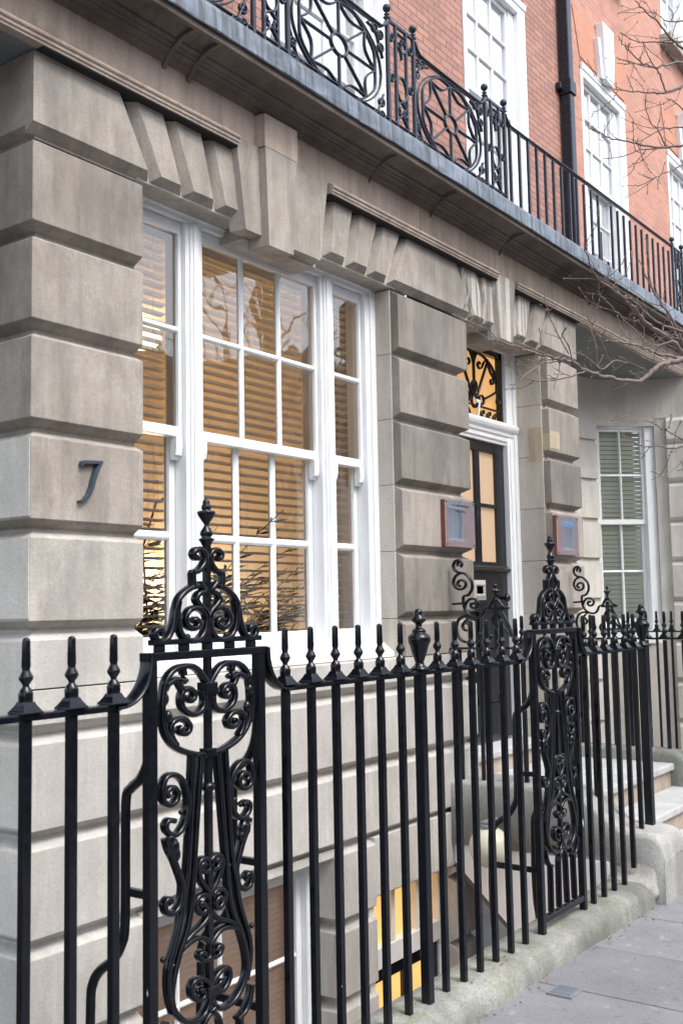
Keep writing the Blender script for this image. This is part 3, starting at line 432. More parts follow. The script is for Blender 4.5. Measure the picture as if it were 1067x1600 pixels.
# shallow scrolled consoles under the ledge
for x in (2.1, 3.30, 3.46, 4.97, 5.66, 6.60, 8.2, 9.8):
    g = MB()
    g.prism([(3.29,4.15),(3.262,4.150),(3.245,4.158),(3.225,4.170),(3.19,4.183),(3.15,4.186),(3.118,4.188),(3.118,4.20),(3.29,4.20)], x-.02, x+(.004 if 3 < x < 3.6 else -.012), 'x')
    g.prism([(3.335,4.075),(3.322,4.085),(3.315,4.10),(3.30,4.12),(3.282,4.14),(3.27,4.16),(3.34,4.16)], x-.018, x+(.004 if 3 < x < 3.6 else -.013), 'x')
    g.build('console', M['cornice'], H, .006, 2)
g = MB()
lp = [(3.44,4.215),(3.082,4.215),(3.078,4.206),(3.074,4.212),(3.074,4.24),(3.076,4.30),(3.080,4.318),(3.09,4.330),(3.105,4.335),(3.44,4.350)]
for i, (a, c) in enumerate(((-3, 1.9), (1.9, 4.49), (4.493, 7.2), (7.203, 9.5), (9.503, 12), (12.003, 15))):
    n = int((c-a)/.12); rg = random.Random(i)
    g.loft([[(a+(c-a)*q/n, y+(rg.uniform(-.002, .002) if 0 < j < 9 else 0), z+(rg.uniform(-.0015, .0015) if 0 < j < 9 else 0)) for j, (y, z) in enumerate(lp)] for q in range(n+1)], smooth=False)
g.build('balcony_ledge', M['lead'], H)
# porch recess soffits
g = MB(); g.box(-3, 2.60, 3.345, 6, 3.8745, 3.93); g.build('recess_soffit', M['soffit'], H)
g = MB(); g.box(7.93, 10.9, 3.345, 5.2, 3.8745, 3.93); g.build('recess_soffit', M['soffit'], H)
# upper wall of the first house
def wall_with_holes(g, x0, x1, z0, z1, holes, yf, yb):
    xs_ = sorted({x0, x1, *[h[0] for h in holes], *[h[1] for h in holes]}); zs_ = sorted({z0, z1, *[h[2] for h in holes], *[h[3] for h in holes]})
    for i in range(len(xs_)-1):
        run = None
        for j in range(len(zs_)-1):
            cx, cz = (xs_[i]+xs_[i+1])/2, (zs_[j]+zs_[j+1])/2
            if any(h[0] < cx < h[1] and h[2] < cz < h[3] for h in holes):
                if run is not None: g.box(xs_[i], xs_[i+1], yf, yb, run, zs_[j]); run = None
            elif run is None: run = zs_[j]
        if run is not None: g.box(xs_[i], xs_[i+1], yf, yb, run, z1)
W0 = (4.15, 5.39, 4.34, 6.5); W1 = (6.36, 7.39, 4.34, 6.40); WL = (1.9, 3.0, 4.34, 6.4)
g = MB(); wall_with_holes(g, -3, 8.06, 4.35, 12, [WL, W0, W1, (4.2,5.35,8,10), (6.4,7.35,8,10)], 3.45, 3.8); g.build('brick_wall', M['brick'], H)
# ---- windows
def sash(par, x0, x1, z0, z1, Y, cols, rows, st=.045, top=.045, bot=.05, bar=.028, dep=.04, mt=None, gl='glass', name='sash', xf=None):
    mt = mt or M['white']; g = MB()
    g.box(x0, x0+st, Y, Y+dep, z0, z1); g.box(x1-st, x1, Y, Y+dep, z0, z1)
    g.box(x0+st, x1-st, Y+.001, Y+dep, z1-top, z1-.001); g.box(x0+st, x1-st, Y+.001, Y+dep, z0+.001, z0+bot)
    a, c, e, f_ = x0+st, x1-st, z0+bot, z1-top
    for k in range(1, cols):
        x = a+(c-a)*k/cols
        g.prism([(x-bar/2, Y+.014), (x-bar*.22, Y+.003), (x+bar*.22, Y+.003), (x+bar/2, Y+.014), (x+bar/2, Y+dep-.008), (x-bar/2, Y+dep-.008)], e, f_, 'z')
    for k in range(1, rows):
        z = e+(f_-e)*k/rows
        g.prism([(Y+.0145, z-bar/2), (Y+.0035, z-bar*.22), (Y+.0035, z+bar*.22), (Y+.0145, z+bar/2), (Y+dep-.009, z+bar/2), (Y+dep-.009, z-bar/2)], a, c, 'x')
    q = MB(); q.add([(a-.005, Y+.02, e-.005), (c+.005, Y+.02, e-.005), (c+.005, Y+.02, f_+.005), (a-.005, Y+.02, f_+.005)], [(0,1,2,3)])
    if xf is not None: g.xf(xf); q.xf(xf)
    o = g.build(name, mt, par, .0025); 
    q.build('glass', M[gl], par)
    return o
# ground floor tripartite window
Wn = MB(); Y0 = 3.52
Wn.box(3.17, 5.25, Y0, 3.665, 3.50, 3.562)                                   # head
Wn.box(3.17, 5.25, Y0-.012, Y0+.02, 3.525, 3.566)
Wn.box(5.155, 5.25, Y0, 3.665, 1.37, 3.50); Wn.box(5.20, 5.252, Y0-.012, Y0, 1.40, 3.525)
Wn.box(3.17, 3.26, Y0, 3.665, 1.37, 3.50)
for (a, c) in ((3.626, 3.744), (4.712, 4.838)):                             # mullions with beads
    Wn.box(a, c, Y0+.004, 3.665, 1.37, 3.50); Wn.box(a+.025, c-.025, Y0-.006, Y0+.004, 1.40, 3.50); Wn.box(a+.042, c-.042, Y0-.014, Y0-.006, 1.40, 3.50)
Wn.prism([(3.665,1.315),(3.425,1.315),(3.425,1.345),(3.44,1.355),(3.50,1.40),(3.665,1.40)], 3.17, 5.25, 'x')
WIN = Wn.build('window', M['white'], H, .004, 2)
for (a, c, n) in ((3.262, 3.624, 1), (3.746, 4.710, 3), (4.840, 5.153, 1)):
    sash(WIN, a, c, 2.435, 3.498, 3.55, n, 2, st=.022, top=.06, bot=.05, bar=.032)
    sash(WIN, a, c, 1.401, 2.485, 3.60, n, 2, st=.038, top=.045, bot=.085, bar=.042)
    for x in (a+.003, c-.045):                                             # sash horns
        q = MB(); q.prism([(3.545,2.436),(3.545,2.38),(3.552,2.345),(3.562,2.35),(3.572,2.325),(3.588,2.33),(3.588,2.436)], x, x+.042, 'x'); q.build('sash_horn', M['white'], WIN, .003)
# basement window
g = MB(); g.box(4.475, 4.56, 3.50, 3.66, -1.4, .30); g.box(3.17, 4.475, 3.50, 3.66, .24, .30); g.box(3.17, 3.25, 3.5, 3.66, -1.4, .24); g.box(3.17, 4.56, 3.5, 3.66, -1.45, -1.4)
BW = g.build('basement_window', M['white'], H, .004)
sash(BW, 3.25, 4.474, -.62, .24, 3.54, 4, 2, st=.04, bar=.026, gl='glass_low'); sash(BW, 3.25, 4.474, -1.4, -.58, 3.58, 4, 2, st=.04, bar=.03, gl='glass_low')
g = MB()
for k in range(52): z = .22-k*.031; g.prism([(3.640,z-.013),(3.660,z+.013),(3.662,z+.011),(3.642,z-.016)], 3.24, 4.52, 'x')
tag(g.build('venetian_blind', M['screen']), 'closed pinkish venetian blind inside the basement window behind the railings', 'blind')
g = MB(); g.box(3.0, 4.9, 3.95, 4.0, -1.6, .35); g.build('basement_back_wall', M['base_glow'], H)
# basement door with lit panes
g = MB(); fr = g
for (a, c) in ((4.905, 4.95), (5.205, 5.24), (5.475, 5.51), (5.72, 5.765)): fr.box(a, c, 3.452, 3.52, -.30, .03)
fr.box(4.905, 5.765, 3.45, 3.52, -.02, .03); fr.box(4.905, 5.765, 3.44, 3.52, -.415, -.30)
fr.box(4.905, 4.93, 3.46, 3.52, -2.4, -.415); fr.box(5.73, 5.765, 3.46, 3.52, -2.4, -.415)
fr.box(4.862, 4.9065, 3.372, 3.46, -2.4, .03); BD = g.build('basement_door', M['grey_trim'], H, .003)
g = MB(); g.box(4.93, 5.73, 3.475, 3.515, -.50, -.416); g.box(5.655, 5.73, 3.475, 3.515, -2.4, -.5); g.box(4.93, 5.02, 3.475, 3.515, -2.4, -.5); g.box(5.34, 5.37, 3.475, 3.515, -1.4, -.5); g.box(5.02, 5.655, 3.475, 3.515, -2.4, -1.4)
g.build('door_leaf', M['black_door'], BD, .003)
g = MB(); g.box(4.93, 5.74, 3.497, 3.503, -.30, -.02); g.box(5.01, 5.66, 3.497, 3.503, -1.4, -.49); g.build('pane', M['amber_low'], BD)
# front door
g = MB(); g.box(7.2, 7.345, 3.625, 3.78, .62, 3.53); g.box(7.295, 7.347, 3.612, 3.625, .62, 3.555); g.box(7.228, 7.262, 3.617, 3.625, .62, 2.83)
g.box(6.10, 7.345, 3.622, 3.78, 3.53, 3.565); g.box(6.07, 6.35, 3.63, 3.78, .62, 3.53)
DR = g.build('front_door', M['white'], H, .003)
g = MB(); g.prism([(3.70,2.815),(3.640,2.815),(3.638,2.835),(3.628,2.845),(3.628,2.872),(3.618,2.885),(3.616,2.905),(3.602,2.925),(3.595,2.945),(3.595,2.965),(3.62,2.985),(3.70,2.985)], 6.12, 7.343, 'x'); g.build('transom_moulding', M['grey_trim'], DR, .002)
g = MB(); yl = 3.665
g.box(6.35, 6.50, yl, yl+.045, .64, 2.815); g.box(7.065, 7.2, yl, yl+.045, .64, 2.815); g.box(6.5, 7.065, yl, yl+.045, 2.735, 2.815)
g.box(6.5, 7.065, yl, yl+.045, 1.56, 1.925); g.box(6.5, 7.065, yl, yl+.045, .64, .90); g.box(6.745, 6.82, yl+.001, yl+.045, .9, 2.735); g.box(6.5, 7.065, yl+.001, yl+.044, 1.12, 1.2)
g.box(6.5, 7.065, yl+.003, yl+.043, 2.325, 2.355); g.box(6.5, 7.065, yl+.02, yl+.04, .9, 1.56)
g.prism([(yl,1.845),(yl-.03,1.858),(yl-.036,1.872),(yl-.012,1.885),(yl,1.90)], 6.36, 7.198, 'x')
for (a, c) in ((6.5, 6.745), (6.82, 7.065)):
    for (u, v) in ((.92, 1.54),):
        g.box(a+.02, c-.02, yl+.012, yl+.02, u+.03, v-.03)
LF = g.build('door_leaf', M['black_door'], DR, .006, 2)
g = MB(); g.box(6.49, 7.07, yl+.022, yl+.028, 1.92, 2.74); g.build('door_pane', M['amber'], DR)
g = MB(); g.prism([(6.66,1.648),(6.845,1.648),(6.845,1.785),(6.66,1.785)], yl-.004, yl+.002); 
g.loft([[(6.655,yl-.002,1.645),(6.85,yl-.002,1.645),(6.85,yl-.002,1.79),(6.655,yl-.002,1.79)], [(6.69,yl-.016,1.68),(6.815,yl-.016,1.68),(6.815,yl-.016,1.755),(6.69,yl-.016,1.755)], [(6.70,yl-.004,1.69),(6.805,yl-.004,1.69),(6.805,yl-.004,1.745),(6.70,yl-.004,1.745)]])
g.build('letter_box', M['letterplate'], DR, .002)
g = MB(); g.lathe(0, 0, [(.004,0),(.012,.004),(.012,.02),(.028,.035),(.03,.05),(.02,.062),(.004,.064)], 14); g.xf(Matrix.Translation((7.10,yl,1.66)) @ Matrix.Rotation(R(90), 4, 'X')); g.build('door_knob', M['black_door'], DR)
# fanlight with iron grille
g = MB(); g.box(6.33, 7.2, 3.70, 3.71, 2.98, 3.535); FP = g.build('fanlight_pane', M['fan'], DR)
g = MB(); ct = (6.77, 3.10); yy = 3.665; T, Dp = .016, .022
def ring(g, cx, cz, rx, rz, t=.012, dep=.022, y=yy, n=20): g.strap([(cx+rx*math.cos(2*math.pi*k/n), cz+rz*math.sin(2*math.pi*k/n)) for k in range(n+1)], t, dep, 'y', y)
g.box(7.165, 7.2, yy-.01, yy+.03, 2.985, 3.53); g.box(6.34, 7.2, yy-.01, yy+.03, 3.485, 3.53); g.box(6.34, 7.165, yy-.009, yy+.012, 2.988, 3.0); g.box(6.34, 7.165, yy-.006, yy+.009, 3.066, 3.08)
ring(g, *ct, .045, .045)
for s_ in (-1, 1):
    X_ = lambda a: ct[0]+s_*a
    g.strap([(X_(.03), 3.13), (X_(.12), 3.28), (X_(.215), 3.43)], T, Dp, 'y', yy)
    g.strap([(X_(.15), 3.14), (X_(.25), 3.18), (X_(.352), 3.225)], T, Dp, 'y', yy); ring(g, X_(.105), 3.125, .035, .035)
    g.strap([(X_(.215), 3.43), (X_(.26), 3.36), (X_(.30), 3.33), (X_(.31), 3.29), (X_(.27), 3.27), (X_(.26), 3.30), (X_(.285), 3.31)], .012, Dp, 'y', yy)
    g.strap([(X_(.215), 3.45), (X_(.16), 3.42), (X_(.13), 3.38), (X_(.09), 3.36), (X_(.06), 3.385), (X_(.08), 3.41), (X_(.10), 3.395)], .012, Dp, 'y', yy)
    g.strap([(X_(.0), 3.47), (X_(.12), 3.47), (X_(.215), 3.44), (X_(.30), 3.39), (X_(.35), 3.30), (X_(.352), 3.22), (X_(.38), 3.20), (X_(.41), 3.15), (X_(.41), 3.08)], .018, Dp, 'y', yy)
    g.strap([(X_(.38), 3.21), (X_(.40), 3.17), (X_(.38), 3.13), (X_(.35), 3.14), (X_(.355), 3.17)], .012, Dp, 'y', yy)
    for cx_ in (.10, .20, .30):
        g.strap([(X_(cx_-.02), 3.0), (X_(cx_-.005), 3.03), (X_(cx_+.03), 3.05), (X_(cx_+.035), 3.03), (X_(cx_+.018), 3.025)], .011, Dp, 'y', yy); g.strap([(X_(cx_+.005), 3.0), (X_(cx_+.0), 3.03)], .011, Dp, 'y', yy)
g.strap([(ct[0], 3.145), (ct[0], 3.3), (ct[0], 3.47)], .02, Dp, 'y', yy); ring(g, ct[0], 3.215, .035, .04)
g.strap([(ct[0]-.05, 3.47), (ct[0]-.02, 3.43), (ct[0], 3.38)], .014, Dp, 'y', yy); g.strap([(ct[0]+.05, 3.47), (ct[0]+.02, 3.43), (ct[0], 3.38)], .014, Dp, 'y', yy)
g.build('fanlight_grille', M['iron'], DR)
g = MB(); g.prism([(6.755,3.115),(6.76,3.085),(6.77,3.095),(6.80,3.088),(6.787,3.04),(6.78,2.995),(6.797,2.995),(6.803,3.04),(6.822,3.095),(6.822,3.112)], yy-.022, yy-.014); g.build('door_numeral', M['white'], DR)
# ---- upper windows (tall sashes on the balcony)
def upper_window(par, x0, x1, z0, z1, cols=3, rowh=.285, Y=3.422, curtain=True, mt=None):
    mt = mt or M['white_up']; g = MB()
    g.box(x0, x0+.05, Y+.02, 3.62, z0, z1); g.box(x1-.125, x1, Y+.02, 3.62, z0, z1); g.box(x1-.22, x1-.125, Y+.06, 3.62, z0, z1-.1); g.box(x0+.05, x1-.125, Y+.02, 3.62, z1-.09, z1)
    g.prism([(Y+.021,z1-.03),(Y+.012,z1-.028),(Y+.006,z1+.0),(Y+.004,z1+.025),(Y+.06,z1+.03),(Y+.06,z1-.03)], x0, x1, 'x')
    g.box(x0+.05, x1-.125, Y+.03, 3.62, z0, z0+.06)
    wf = g.build('window', mt, par, .004)
    zm = (z0+z1)/2+.02; r = max(1, round((z1-.1-zm)/rowh))
    sash(wf, x0+.05, x1-.22, zm-.025, z1-.09, Y+.07, cols, r, st=.035, top=.04, bot=.045, bar=.024, mt=mt, gl='glass_up')
    sash(wf, x0+.05, x1-.22, z0+.06, zm+.02, Y+.115, cols, r, st=.035, top=.04, bot=.06, bar=.024, mt=mt, gl='glass_up')
    g = MB(); n = 40; A = x0+.05; B = x1-.05
    g.loft([[(A+(B-A)*i/n, 3.59+.006*math.sin(i*1.9), z) for i in range(n+1)] for z in (z0, z1)], caps=False, smooth=True, closed=False)
    g.build('net_curtain', M['curtain'], wf)
    return wf
upper_window(H, *W0[:2], 4.36, 6.45); upper_window(H, 6.37, 7.385, 4.36, 6.33); upper_window(H, 1.95, 2.95, 4.36, 6.35)
# rain gear
t = thing('drainpipe', 'black square drainpipe with bracket collar running down the brick wall beside the tall windows', 'drainpipe', (8.06, 3.38, 4.36))
g = MB(); g.box(8.005, 8.095, 3.345, 3.43, 4.50, 5.86); g.box(8.005, 8.095, 3.345, 3.43, 5.98, 9.5); g.build('pipe', M['pipe'], t, .01, 2)
g = MB(); g.box(7.992, 8.108, 3.332, 3.44, 4.38, 4.52); g.build('shoe', M['pipe'], t, .006); g = MB(); g.box(7.992, 8.108, 3.332, 3.44, 5.86, 5.98); g.box(8.10, 8.16, 3.40, 3.45, 5.89, 5.95); g.box(7.94, 8.0, 3.40, 3.45, 5.89, 5.95); g.build('collar', M['pipe'], t, .006)
g = MB(); g.box(8.001, 8.099, 3.341, 3.44, 7.2, 7.28); g.build('bracket', M['pipe'], t, .004)
# ---- neighbouring house
H2 = thing('terraced_house', 'orange-red brick neighbouring house beyond the drainpipe with white stepped keystones and curved recess', 'house', (10, 3.45, 0))
V2 = (8.485, 9.535, 4.36, 6.40); V3 = (10.74, 11.79, 4.36, 6.40); V4 = (10.77, 11.8, 7.62, 9.6); V5 = (8.5, 9.5, 7.62, 9.6)
g = MB(); wall_with_holes(g, 8.063, 18, 4.35, 13, [V2, V3, V4, V5], 3.452, 3.8); g.build('brick_wall', M['brick2'], H2)
for v in (V2, V3): upper_window(H2, v[0]+.003, v[1]-.003, v[2], v[3]-.06)
for v in (V4, V5):
    upper_window(H2, v[0]+.003, v[1]-.003, v[2], v[3]-.06)
    g = MB(); g.box(v[0]-.06, v[1]+.06, 3.33, 3.5, v[2]-.11, v[2]); g.build('window_sill', M['stone'], H2, .006)
for cx in (9.02, 11.27, 11.29):
    zz = 6.40 if cx < 11.28 else 9.6
    if cx == 11.29: continue
    g = MB(); g.prism([(cx-.53,zz+.02),(cx+.53,zz+.02),(cx+.66,zz+.44),(cx-.66,zz+.44)], 3.444, 3.4515); g.build('brick_arch', M['rubbed'], H2)
    g = MB(); g.prism([(cx-.085,zz-.045),(cx+.085,zz-.045),(cx+.135,zz+.50),(cx-.135,zz+.50)], 3.375, 3.444)
    g.prism([(cx-.085,zz-.03),(cx-.205+.06,zz-.03),(cx-.205,zz+.33),(cx-.135,zz+.33)], 3.40, 3.4435); g.prism([(cx+.085,zz-.03),(cx+.145,zz-.03),(cx+.205,zz+.33),(cx+.135,zz+.33)], 3.40, 3.4435)
    g.build('keystone', M['white_wall'], H2, .004)
# curved recess wall
arc = [(7.93,4.14),(9.70,4.14)]+[(9.70+.86*math.sin(a), 3.28+.86*math.cos(a)) for a in [R(v) for v in range(10, 91, 5)]]+[(10.56,3.2),(10.56,2.4)]
def along(poly, off=0.):
    out = []
    for i, p_ in enumerate(poly):
        a = poly[max(i-1, 0)]; b_ = poly[min(i+1, len(poly)-1)]; dx, dy = b_[0]-a[0], b_[1]-a[1]; L = math.hypot(dx, dy); out.append((p_[0]+dy/L*off*-1*-1, p_[1]-dx/L*off))
    return out
def strip(g, poly, z0, z1, off, th=.12):
    A = along(poly, off); B = along(poly, off-th)
    A = [(x, y) for x, y in A]; g.loft([[(a[0], a[1], z0), (b_[0], b_[1], z0), (b_[0], b_[1], z1), (a[0], a[1], z1)] for a, b_ in zip([( p[0]-(q[0]-p[0])*0, p[1]) for p, q in zip(A, B)], B)])
# window sits in the curve between these two angles
a0, a1 = 24, 66
pL = (9.70+.86*math.sin(R(a0)), 3.28+.86*math.cos(R(a0))); pR = (9.70+.86*math.sin(R(a1)), 3.28+.86*math.cos(R(a1)))
arcL = [(7.93,4.14),(9.70,4.14)]+[(9.70+.86*math.sin(R(v)), 3.28+.86*math.cos(R(v))) for v in range(4, a0+1, 4)]
arcR = [(9.70+.86*math.sin(R(v)), 3.28+.86*math.cos(R(v))) for v in range(a1, 91, 4)]+[(10.56,3.28),(10.56,2.4)]
arcM = [(9.70+.86*math.sin(R(v)), 3.28+.86*math.cos(R(v))) for v in range(a0, a1+1, 3)]
def wallrun(g, poly, z0, z1, off=0., th=.15, c=0.):
    # off>0 = toward the viewer side (inside of the curve)
    I = []; O = []
    for i, p_ in enumerate(poly):
        a = poly[max(i-1, 0)]; b_ = poly[min(i+1, len(poly)-1)]; dx, dy = b_[0]-a[0], b_[1]-a[1]; L = math.hypot(dx, dy); nx, ny = dy/L, -dx/L
        I.append((p_[0]+nx*off, p_[1]+ny*off)); O.append((p_[0]-nx*th, p_[1]-ny*th))
    if c:
        I2 = []
        for i, p_ in enumerate(poly):
            a = poly[max(i-1, 0)]; b_ = poly[min(i+1, len(poly)-1)]; dx, dy = b_[0]-a[0], b_[1]-a[1]; L = math.hypot(dx, dy); I2.append((p_[0]+dy/L*(off-c), p_[1]-dx/L*(off-c)))
        g.loft([[(o_[0], o_[1], z0), (k[0], k[1], z0), (i_[0], i_[1], z0+c), (i_[0], i_[1], z1-c), (k[0], k[1], z1), (o_[0], o_[1], z1)] for i_, k, o_ in zip(I, I2, O)])
    else:
        g.loft([[(o_[0], o_[1], z0), (i_[0], i_[1], z0), (i_[0], i_[1], z1), (o_[0], o_[1], z1)] for i_, o_ in zip(I, O)])
g = MB(); zj = [1.62+.3975*k for k in range(-9, 6)]
wallrun(g, arc, 3.475, 3.875)
for zz in zj:
    if zz > 3.45: continue
    z0, z1 = zz, min(zz+.3975, 3.475)
    wallrun(g, arcL, z0+.045, z1); wallrun(g, arcL, z0, z0+.045, off=-.03)
g.build('curved_wall', M['stone_clean'], H2)
g = MB()
arcRo = arcR
for zz in zj:
    if zz > 3.45: continue
    z0, z1 = zz, min(zz+.3975, 3.475)
    wallrun(g, arcR[2:], z0+.002, z1-.002, off=.045, c=.04)
wallrun(g, arcR, -2, 3.475, off=-.01)
wallrun(g, arcM, -2, 1.20); wallrun(g, arcM, 3.40, 3.474)
g.build('curved_wall', M['stone_clean'], H2)
ang = math.atan2(pR[1]-pL[1], pR[0]-pL[0]); Lw = math.hypot(pR[0]-pL[0], pR[1]-pL[1])
XF = Matrix.Translation((pL[0], pL[1], 0)) @ Matrix.Rotation(ang, 4, 'Z') @ Matrix.Translation((0, .07, 0))
g = MB(); g.box(0, Lw+.02, 0, .1, 3.38, 3.46); g.box(-.03, .03, 0, .1, 1.3, 3.40); g.box(Lw-.085, Lw+.02, -.02, .1, 1.3, 3.40); g.box(-.03, Lw+.03, -.06, .1, 1.2, 1.33); g.xf(XF)
NW = g.build('window', M['white'], H2, .003)
sash(NW, .03, Lw-.085, 2.40, 3.38, .02, 2, 2, st=.03, top=.03, bot=.05, bar=.024, gl='glass_low', xf=XF); sash(NW, .03, Lw-.085, 1.36, 2.44, .06, 2, 2, st=.035, top=.04, bot=.09, bar=.026, gl='glass_low', xf=XF)
g = MB()
for k in range(44): z = 3.38-k*.046; g.prism([(.110,z-.021),(.130,z+.021),(.133,z+.019),(.113,z-.023)], .04, Lw-.08, 'x')
g.xf(XF); tag(g.build('venetian_blind', M['green_slat']), 'olive-grey venetian blind behind the window of the curved recess', 'blind')
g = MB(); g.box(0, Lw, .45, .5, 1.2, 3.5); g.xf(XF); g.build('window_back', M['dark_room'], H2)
# ---------------------------------------------------------------- interior of the front room
g = MB(); g.box(2.9, 6.02, 6.4, 6.5, .6, 3.95); g.box(5.95, 6.05, 3.96, 6.4, .6, 3.95); g.box(2.8, 2.9, 3.9, 6.5, .6, 3.95); g.box(2.8, 6.05, 3.72, 6.5, 3.75, 3.95); g.box(2.8, 3.17, 3.9, 3.95, .6, 3.75); g.box(5.26, 5.96, 3.951, 3.97, .6, 3.75)
g.build('room_wall', M['room'], H)
g = MB(); g.box(2.8, 6.05, 3.75, 6.5, .5, .6); g.build('room_floor', M['room_dark'], H)
for i, (a, c, lab) in enumerate(((3.20, 3.66, 'narrow white venetian blind behind the left sash beside the big stone pier'), (3.70, 4.775, 'wide white venetian blind behind the three-pane middle sash'), (4.80, 5.20, 'narrow white venetian blind behind the right sash next to the door pier'))):
    t = thing('venetian_blind', lab, 'blind', ((a+c)/2, 3.74, 1.4), 'venetian blinds in the ground floor window')
    g = MB(); n = int((3.47-1.44)/.0465)
    for k in range(n):
        z = 3.44-k*.0465+RNG.uniform(-.0008, .0008); y0, y1 = 3.684, 3.730
        g.prism([(y0,z+.004),(y0+.022,z+.0025),(y1,z-.004),(y1,z-.0015),(y0+.022,z+.0055),(y0,z+.0068)], a, c, 'x')
    g.box(a, c, 3.676, 3.735, 3.455, 3.50); g.build('slats', M['slat'], t)
    g = MB()
    for x in ((a+.10, c-.10) if c-a < .5 else (a+.12, (a+c)/2, c-.10)):
        g.tube([(x, 3.681, 1.42), (x, 3.681, 3.46)], .0016, 4); g.tube([(x+.012, 3.733, 1.42), (x+.012, 3.733, 3.46)], .0012, 4)
    g.build('cord', M['cord'], t)
def frond(g, base, az, L, droop, n=8, wl=.15, lw=.017):
    pts = []
    for i in range(n+1):
        s_ = i/n; rr = L*s_*math.cos(R(75)-droop*s_*1.3) if False else L*s_*(.25+.75*s_); zz = L*(1.75*s_-droop*s_*s_)
        pts.append(Vector((base[0]+rr*math.cos(az), base[1]+rr*math.sin(az), base[2]+zz)))
    g.tube(pts, .003, 4)
    for i in range(2, n+1):
        for sd_ in (-1, 1):
            for q in (0, .5):
                p_ = pts[i-1].lerp(pts[i], q); di = (pts[i]-pts[i-1]).normalized(); sdv = di.cross(Vector((0, 0, 1))).normalized()*sd_
                tip = p_+(di*.7+sdv*.75+Vector((0, 0, -.25))).normalized()*wl*(1.1-.5*i/n)
                w_ = di*lw; mid = p_.lerp(tip, .45); g.add([tuple(p_), tuple(mid+w_), tuple(tip), tuple(mid-w_)], [(0,1,2,3)])
for (x, y, sc_, lab) in ((4.30, 4.35, .8, 'leafy potted palm standing low behind the middle sash'), (3.62, 4.25, .8, 'dark potted palm behind the left sash blind'), (5.05, 4.6, .7, 'arching potted palm near the right of the big window')):
    t = thing('potted_palm', lab, 'houseplant', (x, y, .6), 'potted plants in the front room'); g = MB(); rg = random.Random(int(x*100))
    for k in range(22): frond(g, (x, y, .95), rg.uniform(0, 6.28), rg.uniform(.55, 1.05)*sc_, rg.uniform(.25, .75), wl=.17)
    g.build('leaves', M['leaf'], t)
    g = MB(); g.lathe(x, y, [(.09,.6),(.13,.9),(.14,.92),(.12,.94)], 14); g.build('pot', M['terra'], t)
for (x, y, lab) in ((4.45, 4.25, 'bare contorted twigs in a pot behind the lower middle sash'), (4.95, 4.35, 'curly twigs in a pot behind the right end of the middle sash')):
    t = thing('twig_plant', lab, 'houseplant', (x, y, .6), 'potted plants in the front room'); g = MB(); rg = random.Random(int(x*77))
    for k in range(26):
        p_ = Vector((x+rg.uniform(-.06, .06), y+rg.uniform(-.06, .06), .95)); dv = Vector((rg.uniform(-.35, .35), rg.uniform(-.3, .3), 1)).normalized(); pts = [p_.copy()]
        for q in range(rg.randint(16, 34)):
            dv = (dv+Vector((rg.uniform(-.75, .75), rg.uniform(-.75, .75), rg.uniform(-.45, .6)))).normalized(); p_ = p_+dv*.045; pts.append(p_.copy())
        g.tube(pts, [.0035*(1-.6*i/len(pts))+.0008 for i in range(len(pts))], 4)
    g.build('twigs', M['leaf'], t)
    g = MB(); g.lathe(x, y, [(.08,.6),(.11,.93),(.10,.96)], 14); g.build('pot', M['terra'], t)
t = thing('dark_leaf_plant', 'broad dark leafed plant silhouetted behind the left pane of the lower middle sash', 'houseplant', (4.02, 4.2, .6)); g = MB(); rg = random.Random(4)
g.tube([(4.02,4.2,.9),(4.03,4.2,1.4),(4.0,4.22,1.95),(4.08,4.2,2.2),(4.22,4.2,2.27)], .006, 5)
for k in range(16):
    z = 1.35+k*.055; az = rg.uniform(0, 6.28); L = .13; b_ = Vector((4.02, 4.2, z)); e = b_+Vector((math.cos(az)*L, math.sin(az)*L, rg.uniform(-.05, .05))); sdv = Vector((-math.sin(az), math.cos(az), 0))*.04
    g.add([tuple(b_), tuple(b_.lerp(e, .4)+sdv), tuple(e), tuple(b_.lerp(e, .4)-sdv)], [(0,1,2,3)])
g.build('leaves', M['leaf'], t); g = MB(); g.lathe(4.02, 4.2, [(.07,.6),(.10,.9),(.09,.93)], 12); g.build('pot', M['terra'], t)
for (x, y, z, e, lab) in ((4.75, 6.05, 2.0, 6.5, 'glowing lamp shade seen through the left sash, nearer the middle of the room'), (5.62, 5.95, 1.95, 8.5, 'glowing lamp shade deep in the room behind the middle sash')):
    t = thing('table_lamp', lab, 'lamp', (x, y, .6), 'lamps lit in the front room')
    g = MB(); g.lathe(x, y, [(.14,z-.11),(.10,z+.11)], 20); g.build('lamp_shade', M['lampshade'], t)
    g = MB(); g.lathe(x, y, [(.12,.6),(.12,.62),(.012,.64),(.012,z-.02)], 14); g.build('lamp_stand', M['grey_metal'], t)
    ld = bpy.data.lights.new('lamp_light', 'POINT'); ld.energy = e*1.5; ld.color = (1, .77, .54); ld.shadow_soft_size = .12
    lo = bpy.data.objects.new('lamp_light', ld); sc.collection.objects.link(lo); lo.parent = t; lo.location = Vector((0, 0, z-.2-.6))
ld = bpy.data.lights.new('ceiling_light', 'POINT'); ld.energy = 1; ld.color = (1, .68, .38); ld.shadow_soft_size = .2
t = thing('ceiling_lamp', 'small lit ceiling lamp in the front room above the palms', 'lamp', (5.2, 5.5, 3.75)); g = MB(); g.lathe(5.2, 5.5, [(.02,3.75),(.02,3.66),(.13,3.64),(.15,3.56),(.10,3.50),(.01,3.48)], 18); g.build('lamp_shade', M['lampshade'], t)
lo = bpy.data.objects.new('ceiling_light', ld); sc.collection.objects.link(lo); lo.parent = t; lo.location = (0, 0, -.42)
